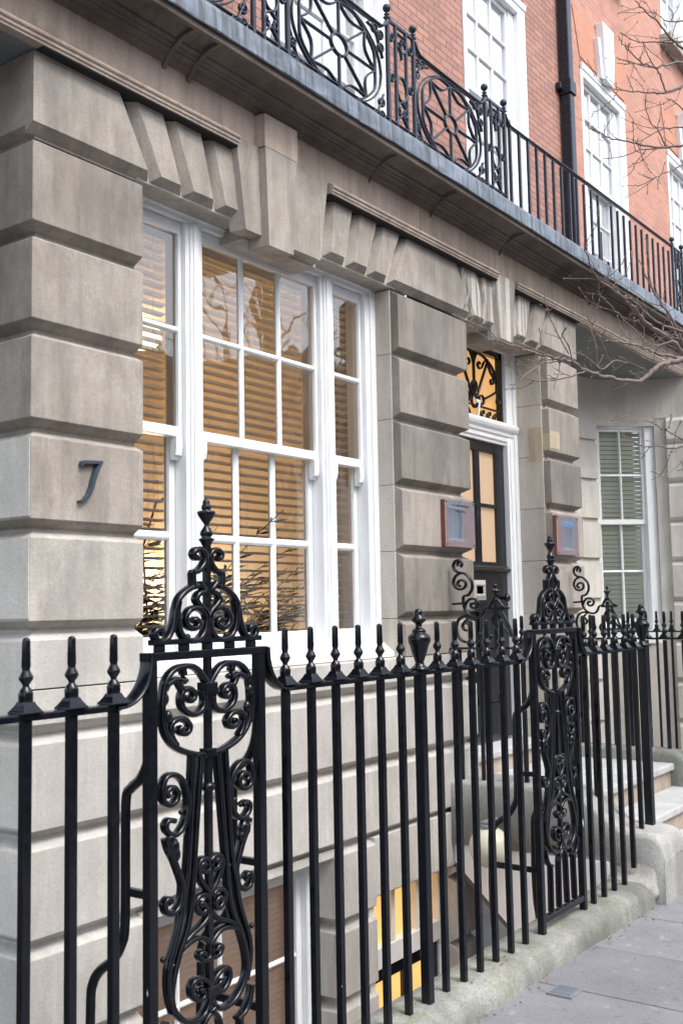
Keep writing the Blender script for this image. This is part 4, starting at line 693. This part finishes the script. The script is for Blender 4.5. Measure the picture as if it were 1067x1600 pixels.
# ---------------------------------------------------------------- signs
g = MB(); nz = 2.13
pts = [(2.826,2.219),(2.840,2.2225),(2.931,2.2285),(2.934,2.224),(2.909,2.178),(2.895,2.143),(2.883,2.105),(2.868,2.078),(2.848,2.060),(2.818,2.051),(2.812,2.055),(2.838,2.066),(2.857,2.086),(2.870,2.112),(2.879,2.145),(2.892,2.182),(2.912,2.215),(2.842,2.209),(2.832,2.205),(2.827,2.198),(2.822,2.198)]
g.prism(pts, 3.326, 3.3505); tag(g.build('house_number', M['slate_num'], None, .003), 'blue-grey metal numeral 7 fixed on the big stone pier left of the window', 'house number')
for (x0, x1, lab, kind) in ((5.70, 6.075, 'polished steel name plaque with dark engraving on the pier left of the black door', 0), (7.35, 7.74, 'polished steel name plaque with blue lettering on the pier right of the black door', 1)):
    t = thing('name_plaque', lab, 'plaque', ((x0+x1)/2, 3.33, 2.13))
    g = MB(); g.box(x0, x1, 3.319, 3.3495, 1.977, 2.275); g.build('backing_board', M['wood_edge'], t, .002)
    g = MB(); n = 10
    g.box(x0+.001, x1-.001, 3.3155, 3.3188, 1.978, 2.274); g.build('plate', M['chrome'], t)
    g = MB()
    for (x, z) in ((x0+.015, 1.992), (x1-.015, 1.992), (x0+.015, 2.26), (x1-.015, 2.26)): sq = MB(); sq.lathe(0, 0, [(.005,0),(.005,.003),(.001,.004)], 8); sq.xf(Matrix.Translation((x, 3.3155, z)) @ Matrix.Rotation(R(90), 4, 'X')); g.add(sq.v, sq.f)
    g.build('screw', M['rubber'], t)
    g = MB(); rg = random.Random(x0)
    for row, (zr, hh, a, c) in enumerate(((2.235, .013, .08, .30), (2.20, .013, .13, .26)) if kind == 0 else ((2.19, .034, .04, .335),)):
        x = x0+a
        while x < x0+c:
            wch = hh*.55
            g.box(x, x+hh*.14, 3.3145, 3.3154, zr, zr+hh)
            if rg.random() < .6: g.box(x+wch*.6, x+wch*.6+hh*.14, 3.3145, 3.3154, zr, zr+hh*rg.choice((.6, 1)))
            if rg.random() < .7: g.box(x, x+wch*.7, 3.3146, 3.3154, zr+hh*rg.choice((0, .45, .86)), zr+hh*rg.choice((0, .45, .86))+hh*.14) if False else g.box(x, x+wch*.7, 3.3146, 3.3154, zr+hh*.45, zr+hh*.58)
            x += wch*(1.35 if rg.random() < .85 else 2.3)
    g.build('lettering', M['engrave'] if kind == 0 else M['blue'], t)
# globe lamp on the side wall in the area
t = thing('globe_lamp', 'unlit cream glass globe lamp on the white side wall below the entrance steps', 'wall lamp', (5.62, 3.03, .2))
g = MB(); g.ball((5.61, 3.03, .20), .12, 24, 16); g.build('globe', M['globe'], t)
g = MB(); g.box(5.57, 5.77, 2.99, 3.07, .325, .345); g.lathe(5.61, 3.03, [(.05,.30),(.06,.325),(.03,.335)], 14); g.build('lamp_bracket', M['grey_metal'], t)
# ---------------------------------------------------------------- railings
I = M['iron']
def spike(g, x, y, z, s=1., sq=True):       # z = top of the rail
    def sqr(h, zz): return [(x-h, y-h, zz), (x+h, y-h, zz), (x+h, y+h, zz), (x-h, y+h, zz)]
    g.loft([sqr(.032*s, z), sqr(.032*s, z+.005), sqr(.028*s, z+.009), sqr(.020*s, z+.021), sqr(.016*s, z+.030)])
    g.lathe(x, y, [(.015,z+.026),(.0185,z+.030),(.019,z+.050),(.016,z+.059),(.0085,z+.067),(.0095,z+.073),(.0185,z+.086),(.0185,z+.092),(.0105,z+.107),(.0105,z+.112),(.0122,z+.118),(.0108,z+.180),(.0098,z+.186),(.003,z+.190)], 10)
def bar(g, x, y, z0, z1, h=.0115): g.box(x-h, x+h, y-h, y+h, z0, z1)
def make_baluster(par, x, y, z0, z1, h=.0125, top=True):
    g = MB(); bar(g, x, y, z0, z1, h); b_ = g.build('baluster', I, par, .002)
    if top: g = MB(); spike(g, x, y, z1+.018); g.build('finial', I, b_, .0012)
    return b_
def copy_to(src, par, dx, dy=0, dz=0):
    c = src.copy(); sc.collection.objects.link(c); c.parent = par; c.location = src.location+Vector((dx, dy, dz))
    for ch in src.children:
        k = ch.copy(); sc.collection.objects.link(k); k.parent = c
    return c
YR = 2.22; ZR = 1.335
F = thing('iron_railing', 'black iron area railing along the pavement with two tall scrollwork panels', 'railing', (3.5, YR, .09))
g = MB()
for (a, c) in ((-.6, 2.01), (2.73, 4.44), (5.19, 6.072)): g.box(a, c, YR-.02, YR+.02, ZR, ZR+.018)
def sweep(g, x_low, x_up, zup=1.473):      # curved strap from the rail up to the panel frame
    s_ = 1 if x_up > x_low else -1; W_ = abs(x_up-x_low); pts = []
    for k in range(9):
        a = R(90)*k/8; pts.append((x_low+s_*W_*math.sin(a), ZR+.009+(zup-ZR-.009)*(1-math.cos(a))))
    g.strap([(x_low-s_*.02, ZR+.009)]+pts+[(x_up, zup+.01)], .014, .056, 'y', YR)
sweep(g, 2.01, 2.122); sweep(g, 2.735, 2.632); sweep(g, 4.44, 4.56); sweep(g, 5.19, 5.10)
g.build('rail', I, F, .003)
base = make_baluster(F, 1.851, YR, .07, ZR)
for x in (1.996, 1.706, 1.56, 1.415, 2.741, 2.880, 3.022, 3.163, 3.303, 3.445, 3.720, 3.862, 4.000, 4.138, 4.280, 4.421, 5.195, 5.335, 5.473, 5.618): copy_to(base, F, x-1.851)
for x, zb in ((5.762, .15), (5.905, .32)): make_baluster(F, x, YR, zb, ZR)
def urn_post(par, x, y, z0, h=.0195, s=1., name='post'):
    g = MB(); bar(g, x, y, z0, ZR+.018, h); p_ = g.build(name, I, par, .003)
    z = ZR+.018; g = MB(); g.box(x-.04*s, x+.04*s, y-.035, y+.035, z, z+.008)
    g.lathe(x, y, [(.034,z+.008),(.030,z+.014),(.020,z+.022),(.017,z+.034),(.020,z+.040),(.022,z+.046),(.032,z+.075),(.038,z+.098),(.045,z+.112),(.047,z+.124),(.043,z+.136),(.030,z+.146),(.026,z+.150),(.030,z+.154),(.026,z+.160),(.014,z+.168),(.012,z+.176),(.015,z+.184),(.030,z+.195),(.031,z+.200),(.020,z+.214),(.016,z+.219),(.018,z+.226),(.014,z+.238),(.004,z+.243)], 18)
    g.build('urn_finial', I, p_, 0); return p_
urn_post(F, 3.582, YR, .07); urn_post(F, 6.045, YR, .31, h=.024)
def blobs(g, st, y, q=.008):
    for s_ in st:
        for e in (s_[-1],): g.ball((e[0], y, e[1]), q, 8, 6)
def shift(st, dx): return [[(p[0]+dx, p[1]) for p in s_] for s_ in st]
def scroll_panel(cx, zb, label):
    q = MB(); 
    for x in (cx-.237, cx+.237): bar(q, x, YR, zb, 1.475, .016)
    P_ = q.build('scroll_panel', I, F, .002); P_['label'] = label
    q = MB(); q.box(cx-.262, cx+.268, YR-.018, YR+.018, 1.462, 1.486); q.box(cx-.232, cx+.240, YR-.015, YR+.015, 1.506, 1.522)
    for x in (-.20, -.10, 0, .10, .20): q.box(cx+x-.014, cx+x+.014, YR-.012, YR+.012, 1.486, 1.506)
    q.build('head_rail', I, P_, .002)
    q = MB(); q.box(cx-.237, cx+.237, YR-.014, YR+.014, .135, .162); q.build('foot_rail', I, P_, .002)
    q = MB(); bar(q, cx, YR, .43, 1.80, .0105)
    q.ball((cx, YR, 1.078), .022, 12, 8, .8); q.box(cx-.026, cx+.026, YR-.02, YR+.02, 1.352, 1.388); q.box(cx-.02, cx+.02, YR-.018, YR+.018, 1.166, 1.192); q.box(cx-.024, cx+.024, YR-.02, YR+.02, .475, .505)
    q.build('centre_bar', I, P_, .002)
    q = MB(); z = 1.79
    q.lathe(cx, YR, [(.011,z),(.013,z+.01),(.022,z+.026),(.026,z+.030),(.014,z+.036),(.020,z+.044),(.020,z+.052),(.013,z+.062),(.007,z+.072),(.008,z+.078),(.016,z+.088),(.025,z+.102),(.029,z+.112),(.027,z+.116),(.012,z+.119),(.015,z+.124),(.0155,z+.132),(.011,z+.138),(.012,z+.144),(.009,z+.150),(.003,z+.155)], 14)
    q.build('urn_finial', I, P_, 0)
    for nm, key, th in (('crown_scroll', 'crown', .017), ('heart_scroll', 'upper', .017), ('long_scroll', 'lower', .0155), ('foot_bar', 'base', .014)):
        q = MB()
        for sgn, st in ((1, STROKES[key]), (-1, mirror(STROKES[key]))):
            for s_ in shift(st, cx): q.strap(s_, th, .031, 'y', YR)
            if key != 'base': blobs(q, shift(st, cx), YR, .0085)
            if key == 'crown': 
                for dx in (.083,): q.ball((cx+sgn*dx, YR, 1.527), .009, 8, 6)
            if key == 'lower':
                for (dx, dz) in ((.115, 1.022), (.088, 1.018), (.115, .83), (.09, .83), (.19, .628), (.15, .60)): q.ball((cx+sgn*dx, YR, dz), .0085, 8, 6)
                for (dx, dz, rr) in ((.152, .93, .02), (.163, .952, .016), (.143, .908, .016), (.17, .925, .012)): q.ball((cx+sgn*dx, YR-.004, dz), rr, 7, 5, 1.4)
            if key == 'upper':
                for (dx, dz) in ((.185, 1.352), (.172, 1.30), (.18, 1.39)): q.ball((cx+sgn*dx, YR-.006, dz), .013, 7, 5, 1.5)
        q.build(nm, I, P_, 0)
    q = MB()                               # back stays in the area
    for x in (cx-.23, cx+.23):
        q.strap([(YR, 1.30), (YR+.004, 1.24), (YR+.016, 1.18), (YR+.045, 1.13), (YR+.085, 1.10), (YR+.105, 1.07), (YR+.108, .95), (YR+.110, .72), (YR+.125, .66), (YR+.16, .61), (YR+.21, .575), (YR+.245, .53), (YR+.255, .45), (YR+.255, .09), (YR+.20, -.2)], .026, .022, 'x', x)
        q.box(x-.008, x+.008, YR, YR+.108, .80, .822); q.box(x-.008, x+.008, YR, YR+.25, .36, .385); q.ball((x, YR+.012, 1.255), .013, 8, 6)
    q.build('back_stay', I, P_, 0)
scroll_panel(2.368, .07, 'nearer scrollwork panel, its urn tip in front of the white window mullion')
scroll_panel(4.83, .07, 'farther scrollwork panel, its urn tip beside the door reveal')
# returns beside the steps
def return_rail(X, k, label):
    T_ = thing('iron_railing', label, 'railing', (X, 2.9, .5)); Z2 = 1.350
    SH = Matrix(((1, -k, 0, k*3.3), (0, 1, 0, 0), (0, 0, 1, 0), (0, 0, 0, 1))); xa = lambda y: X+k*(3.3-y)
    q = MB(); q.box(X-.018, X+.018, YR+.02, 3.345, Z2-.014, Z2); q.box(X-.008, X+.008, 2.97, 3.115, 1.582, 1.592); q.xf(SH).build('rail', I, T_, .002)
    b0 = None
    for y in (2.36, 2.495, 2.63, 2.765, 2.90):
        zb = .36 if y < 2.4 else (.46 if y < 2.55 else .53)
        if y == 2.63: b0 = make_baluster(T_, xa(y), y, zb, Z2-.018)
        elif y > 2.63: copy_to(b0, T_, xa(y)-xa(2.63), y-2.63)
        else: make_baluster(T_, xa(y), y, zb, Z2-.018)
    for y in (3.03, 3.16, 3.29): q = MB(); bar(q, xa(y), y, .53, Z2-.014, .0105); q.build('baluster', I, T_, .002)
    q = MB(); yc = 3.053; q.box(X-.01, X+.01, yc-.01, yc+.01, Z2, 1.62)
    z = 1.625; q.lathe(X, yc, [(.010,z),(.018,z+.012),(.012,z+.02),(.008,z+.04),(.012,z+.052),(.026,z+.066),(.028,z+.072),(.010,z+.078),(.007,z+.086),(.011,z+.095),(.011,z+.104),(.004,z+.112)], 12); q.xf(SH).build('urn_finial', I, T_)
    q = MB()
    for s_ in STROKES['side']: q.strap(s_, .014, .024, 'x', X)
    for s_ in STROKES['side'][:6]: q.ball((X, s_[-1][0], s_[-1][1]), .009, 8, 6)
    q.ball((X, 3.045, 1.49), .012); q.ball((X, 3.03, 1.47), .010); q.xf(SH).build('wall_scroll', I, T_, 0)
    return T_
return_rail(5.78, .21, 'black iron side railing with wall scroll along the near side of the entrance steps')
return_rail(7.62, .0, 'black iron side railing with wall scroll along the far side of the entrance steps')
Tq = thing('iron_railing', 'far black iron spiked railing in front of the curved recess wall', 'railing', (10.1, 2.9, .3))
g = MB(); g.box(10.085, 10.115, 2.3, 3.95, 1.32, 1.334); g.build('rail', I, Tq)
b0 = None
for k in range(11):
    y = 2.4+k*.145
    if b0 is None: g = MB(); bar(g, 10.1, y, .1, 1.32, .010); b0 = g.build('baluster', I, Tq); g = MB(); spike(g, 10.1, y, 1.334, .9); g.build('finial', I, b0)
    else: copy_to(b0, Tq, 0, y-2.4)
# ---------------------------------------------------------------- balcony railing
U = M['iron_up']; YB = 3.10; Z0 = 4.33
BR = thing('balcony_railing', 'ornate black balcony railing with ball finials and wheel panels above the stone cornice', 'railing', (5, YB, Z0))
zlow = lambda x: 4.872+.02*max(0, x-6.3)
g = MB()
for (a, c) in ((2.4, 3.66), (3.92, 4.82), (5.11, 5.98)):
    g.strap([(a, 4.93), (a+.02, 4.90), (a+.05, 4.876), (a+.10, 4.868), ((a+c)/2, 4.866), (c-.10, 4.868), (c-.05, 4.876), (c-.02, 4.90), (c, 4.93)], .014, .034, 'y', YB)
g.strap([(6.27, 4.93), (6.29, 4.90), (6.33, 4.878), (6.42, 4.872), (7.5, zlow(7.5)), (9.66, zlow(9.66))], .014, .034, 'y', YB)
g.strap([(2.4, Z0+.02), (6.26, Z0+.02)], .010, .02, 'y', YB)
g.build('rail', U, BR)
def bpost(x):
    q = MB(); q.box(x-.011, x+.011, YB-.011, YB+.011, Z0, 4.955); p_ = q.build('post', U, BR, .002)
    q = MB(); q.box(x-.016, x+.016, YB-.016, YB+.016, 4.945, 4.955); q.lathe(x, YB, [(.010,4.955),(.013,4.965),(.018,4.972),(.008,4.978),(.007,4.985)], 10); q.ball((x, YB, 5.008), .0245, 12, 8); q.build('ball_finial', U, p_)
def narrow(x0, x1):
    bpost(x0); bpost(x1); q = MB(); cx = (x0+x1)/2; w_ = (x1-x0)
    q.box(x0, x1, YB-.009, YB+.009, 4.935, 4.951)
    for x in (cx-w_*.2, cx+w_*.2): q.box(x-.008, x+.008, YB-.008, YB+.008, Z0, 4.935)
    ring(q, cx, 4.575, .052, .072, .013, .02, YB)
    for zz in (4.85, 4.61): 
        for s_ in (-1, 1): ring(q, cx+s_*w_*.36, zz, .018, .022, .009, .018, YB, 10)
    key = [(cx-.05,4.90),(cx+.05,4.90),(cx+.05,4.86),(cx+.01,4.86),(cx+.01,4.88),(cx+.03,4.88)]; 
    for a, b_ in zip(key[:-1], key[1:]): q.strap([a, b_], .010, .02, 'y', YB)
    key = [(cx-.05,4.90),(cx-.05,4.82),(cx+.0,4.82),(cx+.0,4.85),(cx-.025,4.85)]
    for a, b_ in zip(key[:-1], key[1:]): q.strap([a, b_], .010, .02, 'y', YB)
    q.strap([(cx-.03,4.82),(cx+.02,4.80),(cx+.045,4.83)], .010, .02, 'y', YB); q.strap([(cx,4.80),(cx+.01,4.76)], .012, .02, 'y', YB)
    for s_ in (-1, 1):
        q.strap([(cx,4.50),(cx+s_*.045,4.47),(cx+s_*.05,4.43),(cx+s_*.02,4.42),(cx+s_*.018,4.445)], .012, .02, 'y', YB); q.strap([(cx,4.42),(cx+s_*.035,4.39),(cx+s_*.06,4.36),(cx+s_*.06,4.34)], .012, .02, 'y', YB)
        q.ball((cx+s_*.03, YB, 4.455), .012, 7, 5, 1.3)
    q.build('narrow_panel', U, BR)
def wheel(x0, x1):
    cx = (x0+x1)/2-.02; cz = 4.578; q = MB(); A_ = (x1-x0)/2*.80; B_ = .245; ring(q, cx, cz, .072, .055, .014, .022, YB)
    nodes = [(cx+A_*math.cos(R(22.5+45*k)), cz+B_*math.sin(R(22.5+45*k))) for k in range(8)]; mids = [R(90*k) for k in range(4)]
    ends = []
    for k in range(8):
        a = R(45*k); A2 = A_*(.93 if k % 2 == 0 else .98); ex = (cx+A2*math.cos(a)*(1. if k % 2 == 0 else .98), cz+B_*math.sin(a)*(1. if k % 2 == 0 else 1.1)); ends.append(ex)
        q.strap([(cx+.072*math.cos(a), cz+.055*math.sin(a)), ex], .013, .02, 'y', YB)
    for k in range(8):
        a, b_ = ends[k], ends[(k+1) % 8]; mx, mz = (a[0]+b_[0])/2, (a[1]+b_[1])/2
        for f_ in (1.13, .84): q.strap([a, (cx+(mx-cx)*f_, cz+(mz-cz)*f_), b_], .012, .02, 'y', YB)
    q.strap([(cx+A_*1.10*math.cos(2*math.pi*k/24), cz+B_*1.10*math.sin(2*math.pi*k/24)) for k in range(25)], .010, .018, 'y', YB)
    for sx in (-1, 1):
        for sz in (-1, 1):
            X1 = cx+sx*(x1-x0)/2*.88; Z1 = cz+sz*.235
            for (ox, oz) in ((0, 0), (-.06*sx, .015*sz), (0, -.075*sz)):
                ring(q, X1+ox, Z1+oz, .024, .022, .010, .02, YB, 12); q.ball((X1+ox, YB, Z1+oz), .011, 7, 5)
            q.strap([(X1+.02*sx, Z1-.13*sz), (X1-.02*sx, Z1-.05*sz), (X1-.05*sx, Z1), (X1-.13*sx, Z1+.02*sz)], .010, .02, 'y', YB)
    q.build('wheel_panel', U, BR)
for a, c in ((3.655, 3.915), (4.826, 5.103), (5.99, 6.262), (9.68, 9.955)): narrow(a, c)
for a, c in ((3.915, 4.826), (5.103, 5.99), (2.4, 3.655) if False else (2.75, 3.655), (9.955, 10.85)): wheel(a, c)
g = MB(); x = 6.34; g.box(x-.009, x+.009, YB-.009, YB+.009, Z0, 4.868); b0 = g.build('baluster', U, BR); xx = x+.1405
while xx < 9.62:
    if 7.98 < xx < 8.12: xx += .1405; continue
    copy_to(b0, BR, xx-x, 0, 0); xx += .1405
g = MB(); g.box(8.03, 8.05, YB+.04, YB+.06, Z0, 4.62); g.box(7.9, 7.915, YB+.05, YB+.065, Z0, 4.40); g.box(8.20, 8.215, YB+.05, YB+.065, Z0, 4.42)
g.build('short_stub', U, BR)
# ---------------------------------------------------------------- street tree reaching in from the right
CAMP = Vector((0, 0, 1.6))
TREE = thing('street_tree', 'bare street tree, its budding twigs reaching in from the right in front of the houses', 'tree', (7.9, .55, 0))
g = MB(); trunk = [(7.9,.55,-.2),(7.88,.56,.8),(7.92,.6,1.8),(7.85,.62,2.8),(7.9,.6,3.6),(8.0,.55,4.6),(7.9,.5,6.0),(8.1,.4,7.6),(8.0,.3,9.2)]
g.tube(trunk, [.17,.14,.13,.12,.11,.09,.075,.05,.02], 12)
TRK = g.build('trunk', M['bark'], TREE)
# boughs: points in scene metres
def twigs(g, gb, pts, r0, r1, rg, depth=0, dens=1.):
    P = cr(pts, 4); n = len(P); P = [Vector(p)+Vector((rg.uniform(-1, 1), rg.uniform(-1, 1), rg.uniform(-1, 1)))*min(.006, r0*.6) for p in P]
    rad = [r0+(r1-r0)*(i/(n-1))**.8 for i in range(n)]; g.tube(P, rad, 6 if r0 > .006 else 5)
    L = sum((P[i+1]-P[i]).length for i in range(n-1))
    r0 *= .56; cnt = int(L*(11 if depth == 0 else 9)*dens)
    for k in range(cnt):
        i = rg.randint(1, n-2); di = (P[i+1]-P[i-1]).normalized()
        ax = Vector((rg.uniform(-1, 1), rg.uniform(-1, 1), rg.uniform(-.6, 1))).normalized(); nd = (di*.55+ax*.75).normalized()
        Lt = rg.choice((.05, .08, .12, .2, .3)) if depth == 0 else rg.choice((.03, .05, .09)); q = [P[i]]; m = max(2, int(Lt/.025))
        for j in range(m): nd = (nd+Vector((rg.uniform(-.22, .22), rg.uniform(-.22, .22), rg.uniform(-.15, .24)))).normalized(); q.append(q[-1]+nd*Lt/m)
        rb = min(rad[i]*.7, .003)
        if depth < 1 and Lt > .11: twigs(g, gb, [tuple(v) for v in q], rb, .0015, rg, depth+1, dens)
        else: g.tube(q, [rb+(.0014-rb)*j/m for j in range(m+1)], 4)
        if rg.random() < .7:
            e = q[-1]; gb.tube([e, e+nd*.004, e+nd*.009, e+nd*.014], [.0015, .0034, .003, .0006], 5)
    for k in range(int(L*22)):
        i = rg.randint(1, n-2); e = P[i]; nd = Vector((rg.uniform(-1, 1), rg.uniform(-1, 1), rg.uniform(-1, 1))).normalized(); rr = rad[i]*.6
        gb.tube([e+nd*rr, e+nd*(rr+.004), e+nd*(rr+.010)], [.002, .003, .0007], 4)
rg = random.Random(11); gb = MB()
for i, (pts, r0, r1, root) in enumerate(BOUGHS):
    g = MB()
    if root:
        a = Vector(pts[0]); dr = (a-Vector(pts[1])).normalized(); z = (2.6, 3.3, 4.2, 5.2)[min(3, max(0, int((a.z-2.2)/.9)))]; tr = Vector((7.9, .58, z))
        c1 = a+dr*.5+Vector((rg.uniform(-.08, .08), rg.uniform(-.08, .08), rg.uniform(-.1, .05))); c2 = tr.lerp(a, .35)+Vector((rg.uniform(-.1, .1), rg.uniform(-.1, .1), rg.uniform(.05, .3)))
        q = cr([tuple(tr), tuple(c2), tuple(c1), tuple(a)], 5); q = [tuple(Vector(p)+Vector((rg.uniform(-.012, .012), rg.uniform(-.012, .012), rg.uniform(-.012, .012)))) if 0 < n_ < len(q)-1 else p for n_, p in enumerate(q)]
        g.tube(q, [max(.026, r0*1.8)+(r0*.56-max(.026, r0*1.8))*n_/(len(q)-1) for n_ in range(len(q))], 8)
    twigs(g, gb, pts, r0, r1, rg); tw = g.build('branch', M['bark'], TREE)
gb.build('bud', M['bud'], TREE)
# ---------------------------------------------------------------- the other side of the street (seen in the glass and the plaques)
def bare_tree(name, loc, H_, seed, label):
    rg = random.Random(seed); t = thing(name, label, 'tree', loc, 'bare trees across the street'); g = MB()
    def grow(p, d, L, r, lev):
        n = 4; q = [p]; 
        for i in range(n): d = (d+Vector((rg.uniform(-.16, .16), rg.uniform(-.16, .16), rg.uniform(-.05, .14)))).normalized(); q.append(q[-1]+d*L/n)
        g.tube(q, [r*(1-.35*i/n) for i in range(n+1)], 5 if lev else 9, caps=False)
        if lev < 5:
            for k in range(3 if lev < 4 else 4):
                nd = (d+Vector((rg.uniform(-.9, .9), rg.uniform(-.9, .9), rg.uniform(-.3, .6)))).normalized(); grow(q[rg.randint(2, n)], nd, L*rg.uniform(.6, .8), r*.58, lev+1)
    grow(Vector(loc), Vector((0, 0, 1)), H_*.32, .16, 0); g.build('trunk_and_limbs', M['bark'], t)
bare_tree('street_tree', (13.5, -3.2, -.1), 9, 3, 'tall bare tree across the road mirrored in the left of the big window')
bare_tree('street_tree', (19.5, -6.5, -.1), 11, 5, 'tall bare tree farther along across the road mirrored in the middle sash')
bare_tree('street_tree', (9.0, -9.0, -.1), 10, 8, 'bare tree across the road nearest the camera')
for i, (x0, x1, h, m_, lab) in enumerate(((-14, 8, 9.5, 'brick', 'brown brick terrace across the street, nearest the camera side'), (8.02, 26, 8.6, 'brick2', 'red brick terrace across the street with rows of white windows'), (26.02, 52, 9.8, 'brick_far', 'brown brick terrace far along the other side of the street'))):
    t = thing('terraced_house', lab, 'house', ((x0+x1)/2, -14, 0)); holes = []; x = x0+1.0
    while x < x1-2: holes += [(x, x+1.45, 4.2, 6.8), (x, x+1.45, 1.1, 3.3)]; x += 2.15
    g = MB(); wall_with_holes(g, x0, x1, 3.9, h, [q for q in holes if q[2] > 4], -14.5, -14.0); g.build('wall', M[m_], t)
    g = MB(); wall_with_holes(g, x0, x1, -.1, 3.6, [q for q in holes if q[2] < 4], -14.5, -13.95); g.box(x0, x1, -14.5, -13.7, 3.6, 3.9); g.build('stone_ground_floor', M['stone_pale'], t)
    g = MB()
    for (a, c, e, f_) in holes:
        g.box(a, a+.09, -14.2, -14.05, e, f_); g.box(c-.09, c, -14.2, -14.05, e, f_); g.box(a, c, -14.2, -14.05, f_-.1, f_); g.box(a, c, -14.2, -14.02, e, e+.08); g.box(a, c, -14.2, -14.06, (e+f_)/2-.03, (e+f_)/2+.03)
        for k in (1, 2): g.box(a+(c-a)*k/3-.02, a+(c-a)*k/3+.02, -14.2, -14.1, e, f_)
    w_ = g.build('window', M['white'], t)
    g = MB()
    for (a, c, e, f_) in holes: g.box(a, c, -14.3, -14.25, e, f_)
    g.build('pane', M['far_pane'], w_)
    g = MB(); g.box(x0, x1, -20, -13.9, h, h+.25); g.build('roof', M['grey_metal'], t)
# ---------------------------------------------------------------- litter
g = MB(); rg = random.Random(2)
for k in range(150):
    if k < 80: x = rg.uniform(3.0, 5.8); y = 2.10-abs(rg.gauss(0, .035)); z = pz(x)+.004
    elif k < 125: x = rg.choice((4.83, 3.9, 4.15, 3.4))+rg.gauss(0, .12); y = rg.uniform(2.17, 2.33); z = .094
    else: x = rg.uniform(3, 6); y = rg.uniform(1.0, 2.05); z = pz(x)+.004
    a = rg.uniform(0, 6.28); s_ = rg.uniform(.003, .011) if k < 125 else rg.uniform(.002, .005); u = Vector((math.cos(a)*s_, math.sin(a)*s_, rg.uniform(-.002, .003))); v = Vector((-math.sin(a)*s_*.5, math.cos(a)*s_*.5, rg.uniform(0, .004))); c_ = Vector((x, y, z+.002))
    g.add([tuple(c_-u), tuple(c_-v), tuple(c_+u), tuple(c_+v)], [(0,1,2,3)])
tag(g.build('leaf_litter', M['leafdry']), 'scattered brown leaf scraps along the foot of the kerb wall', 'litter', kind='stuff')
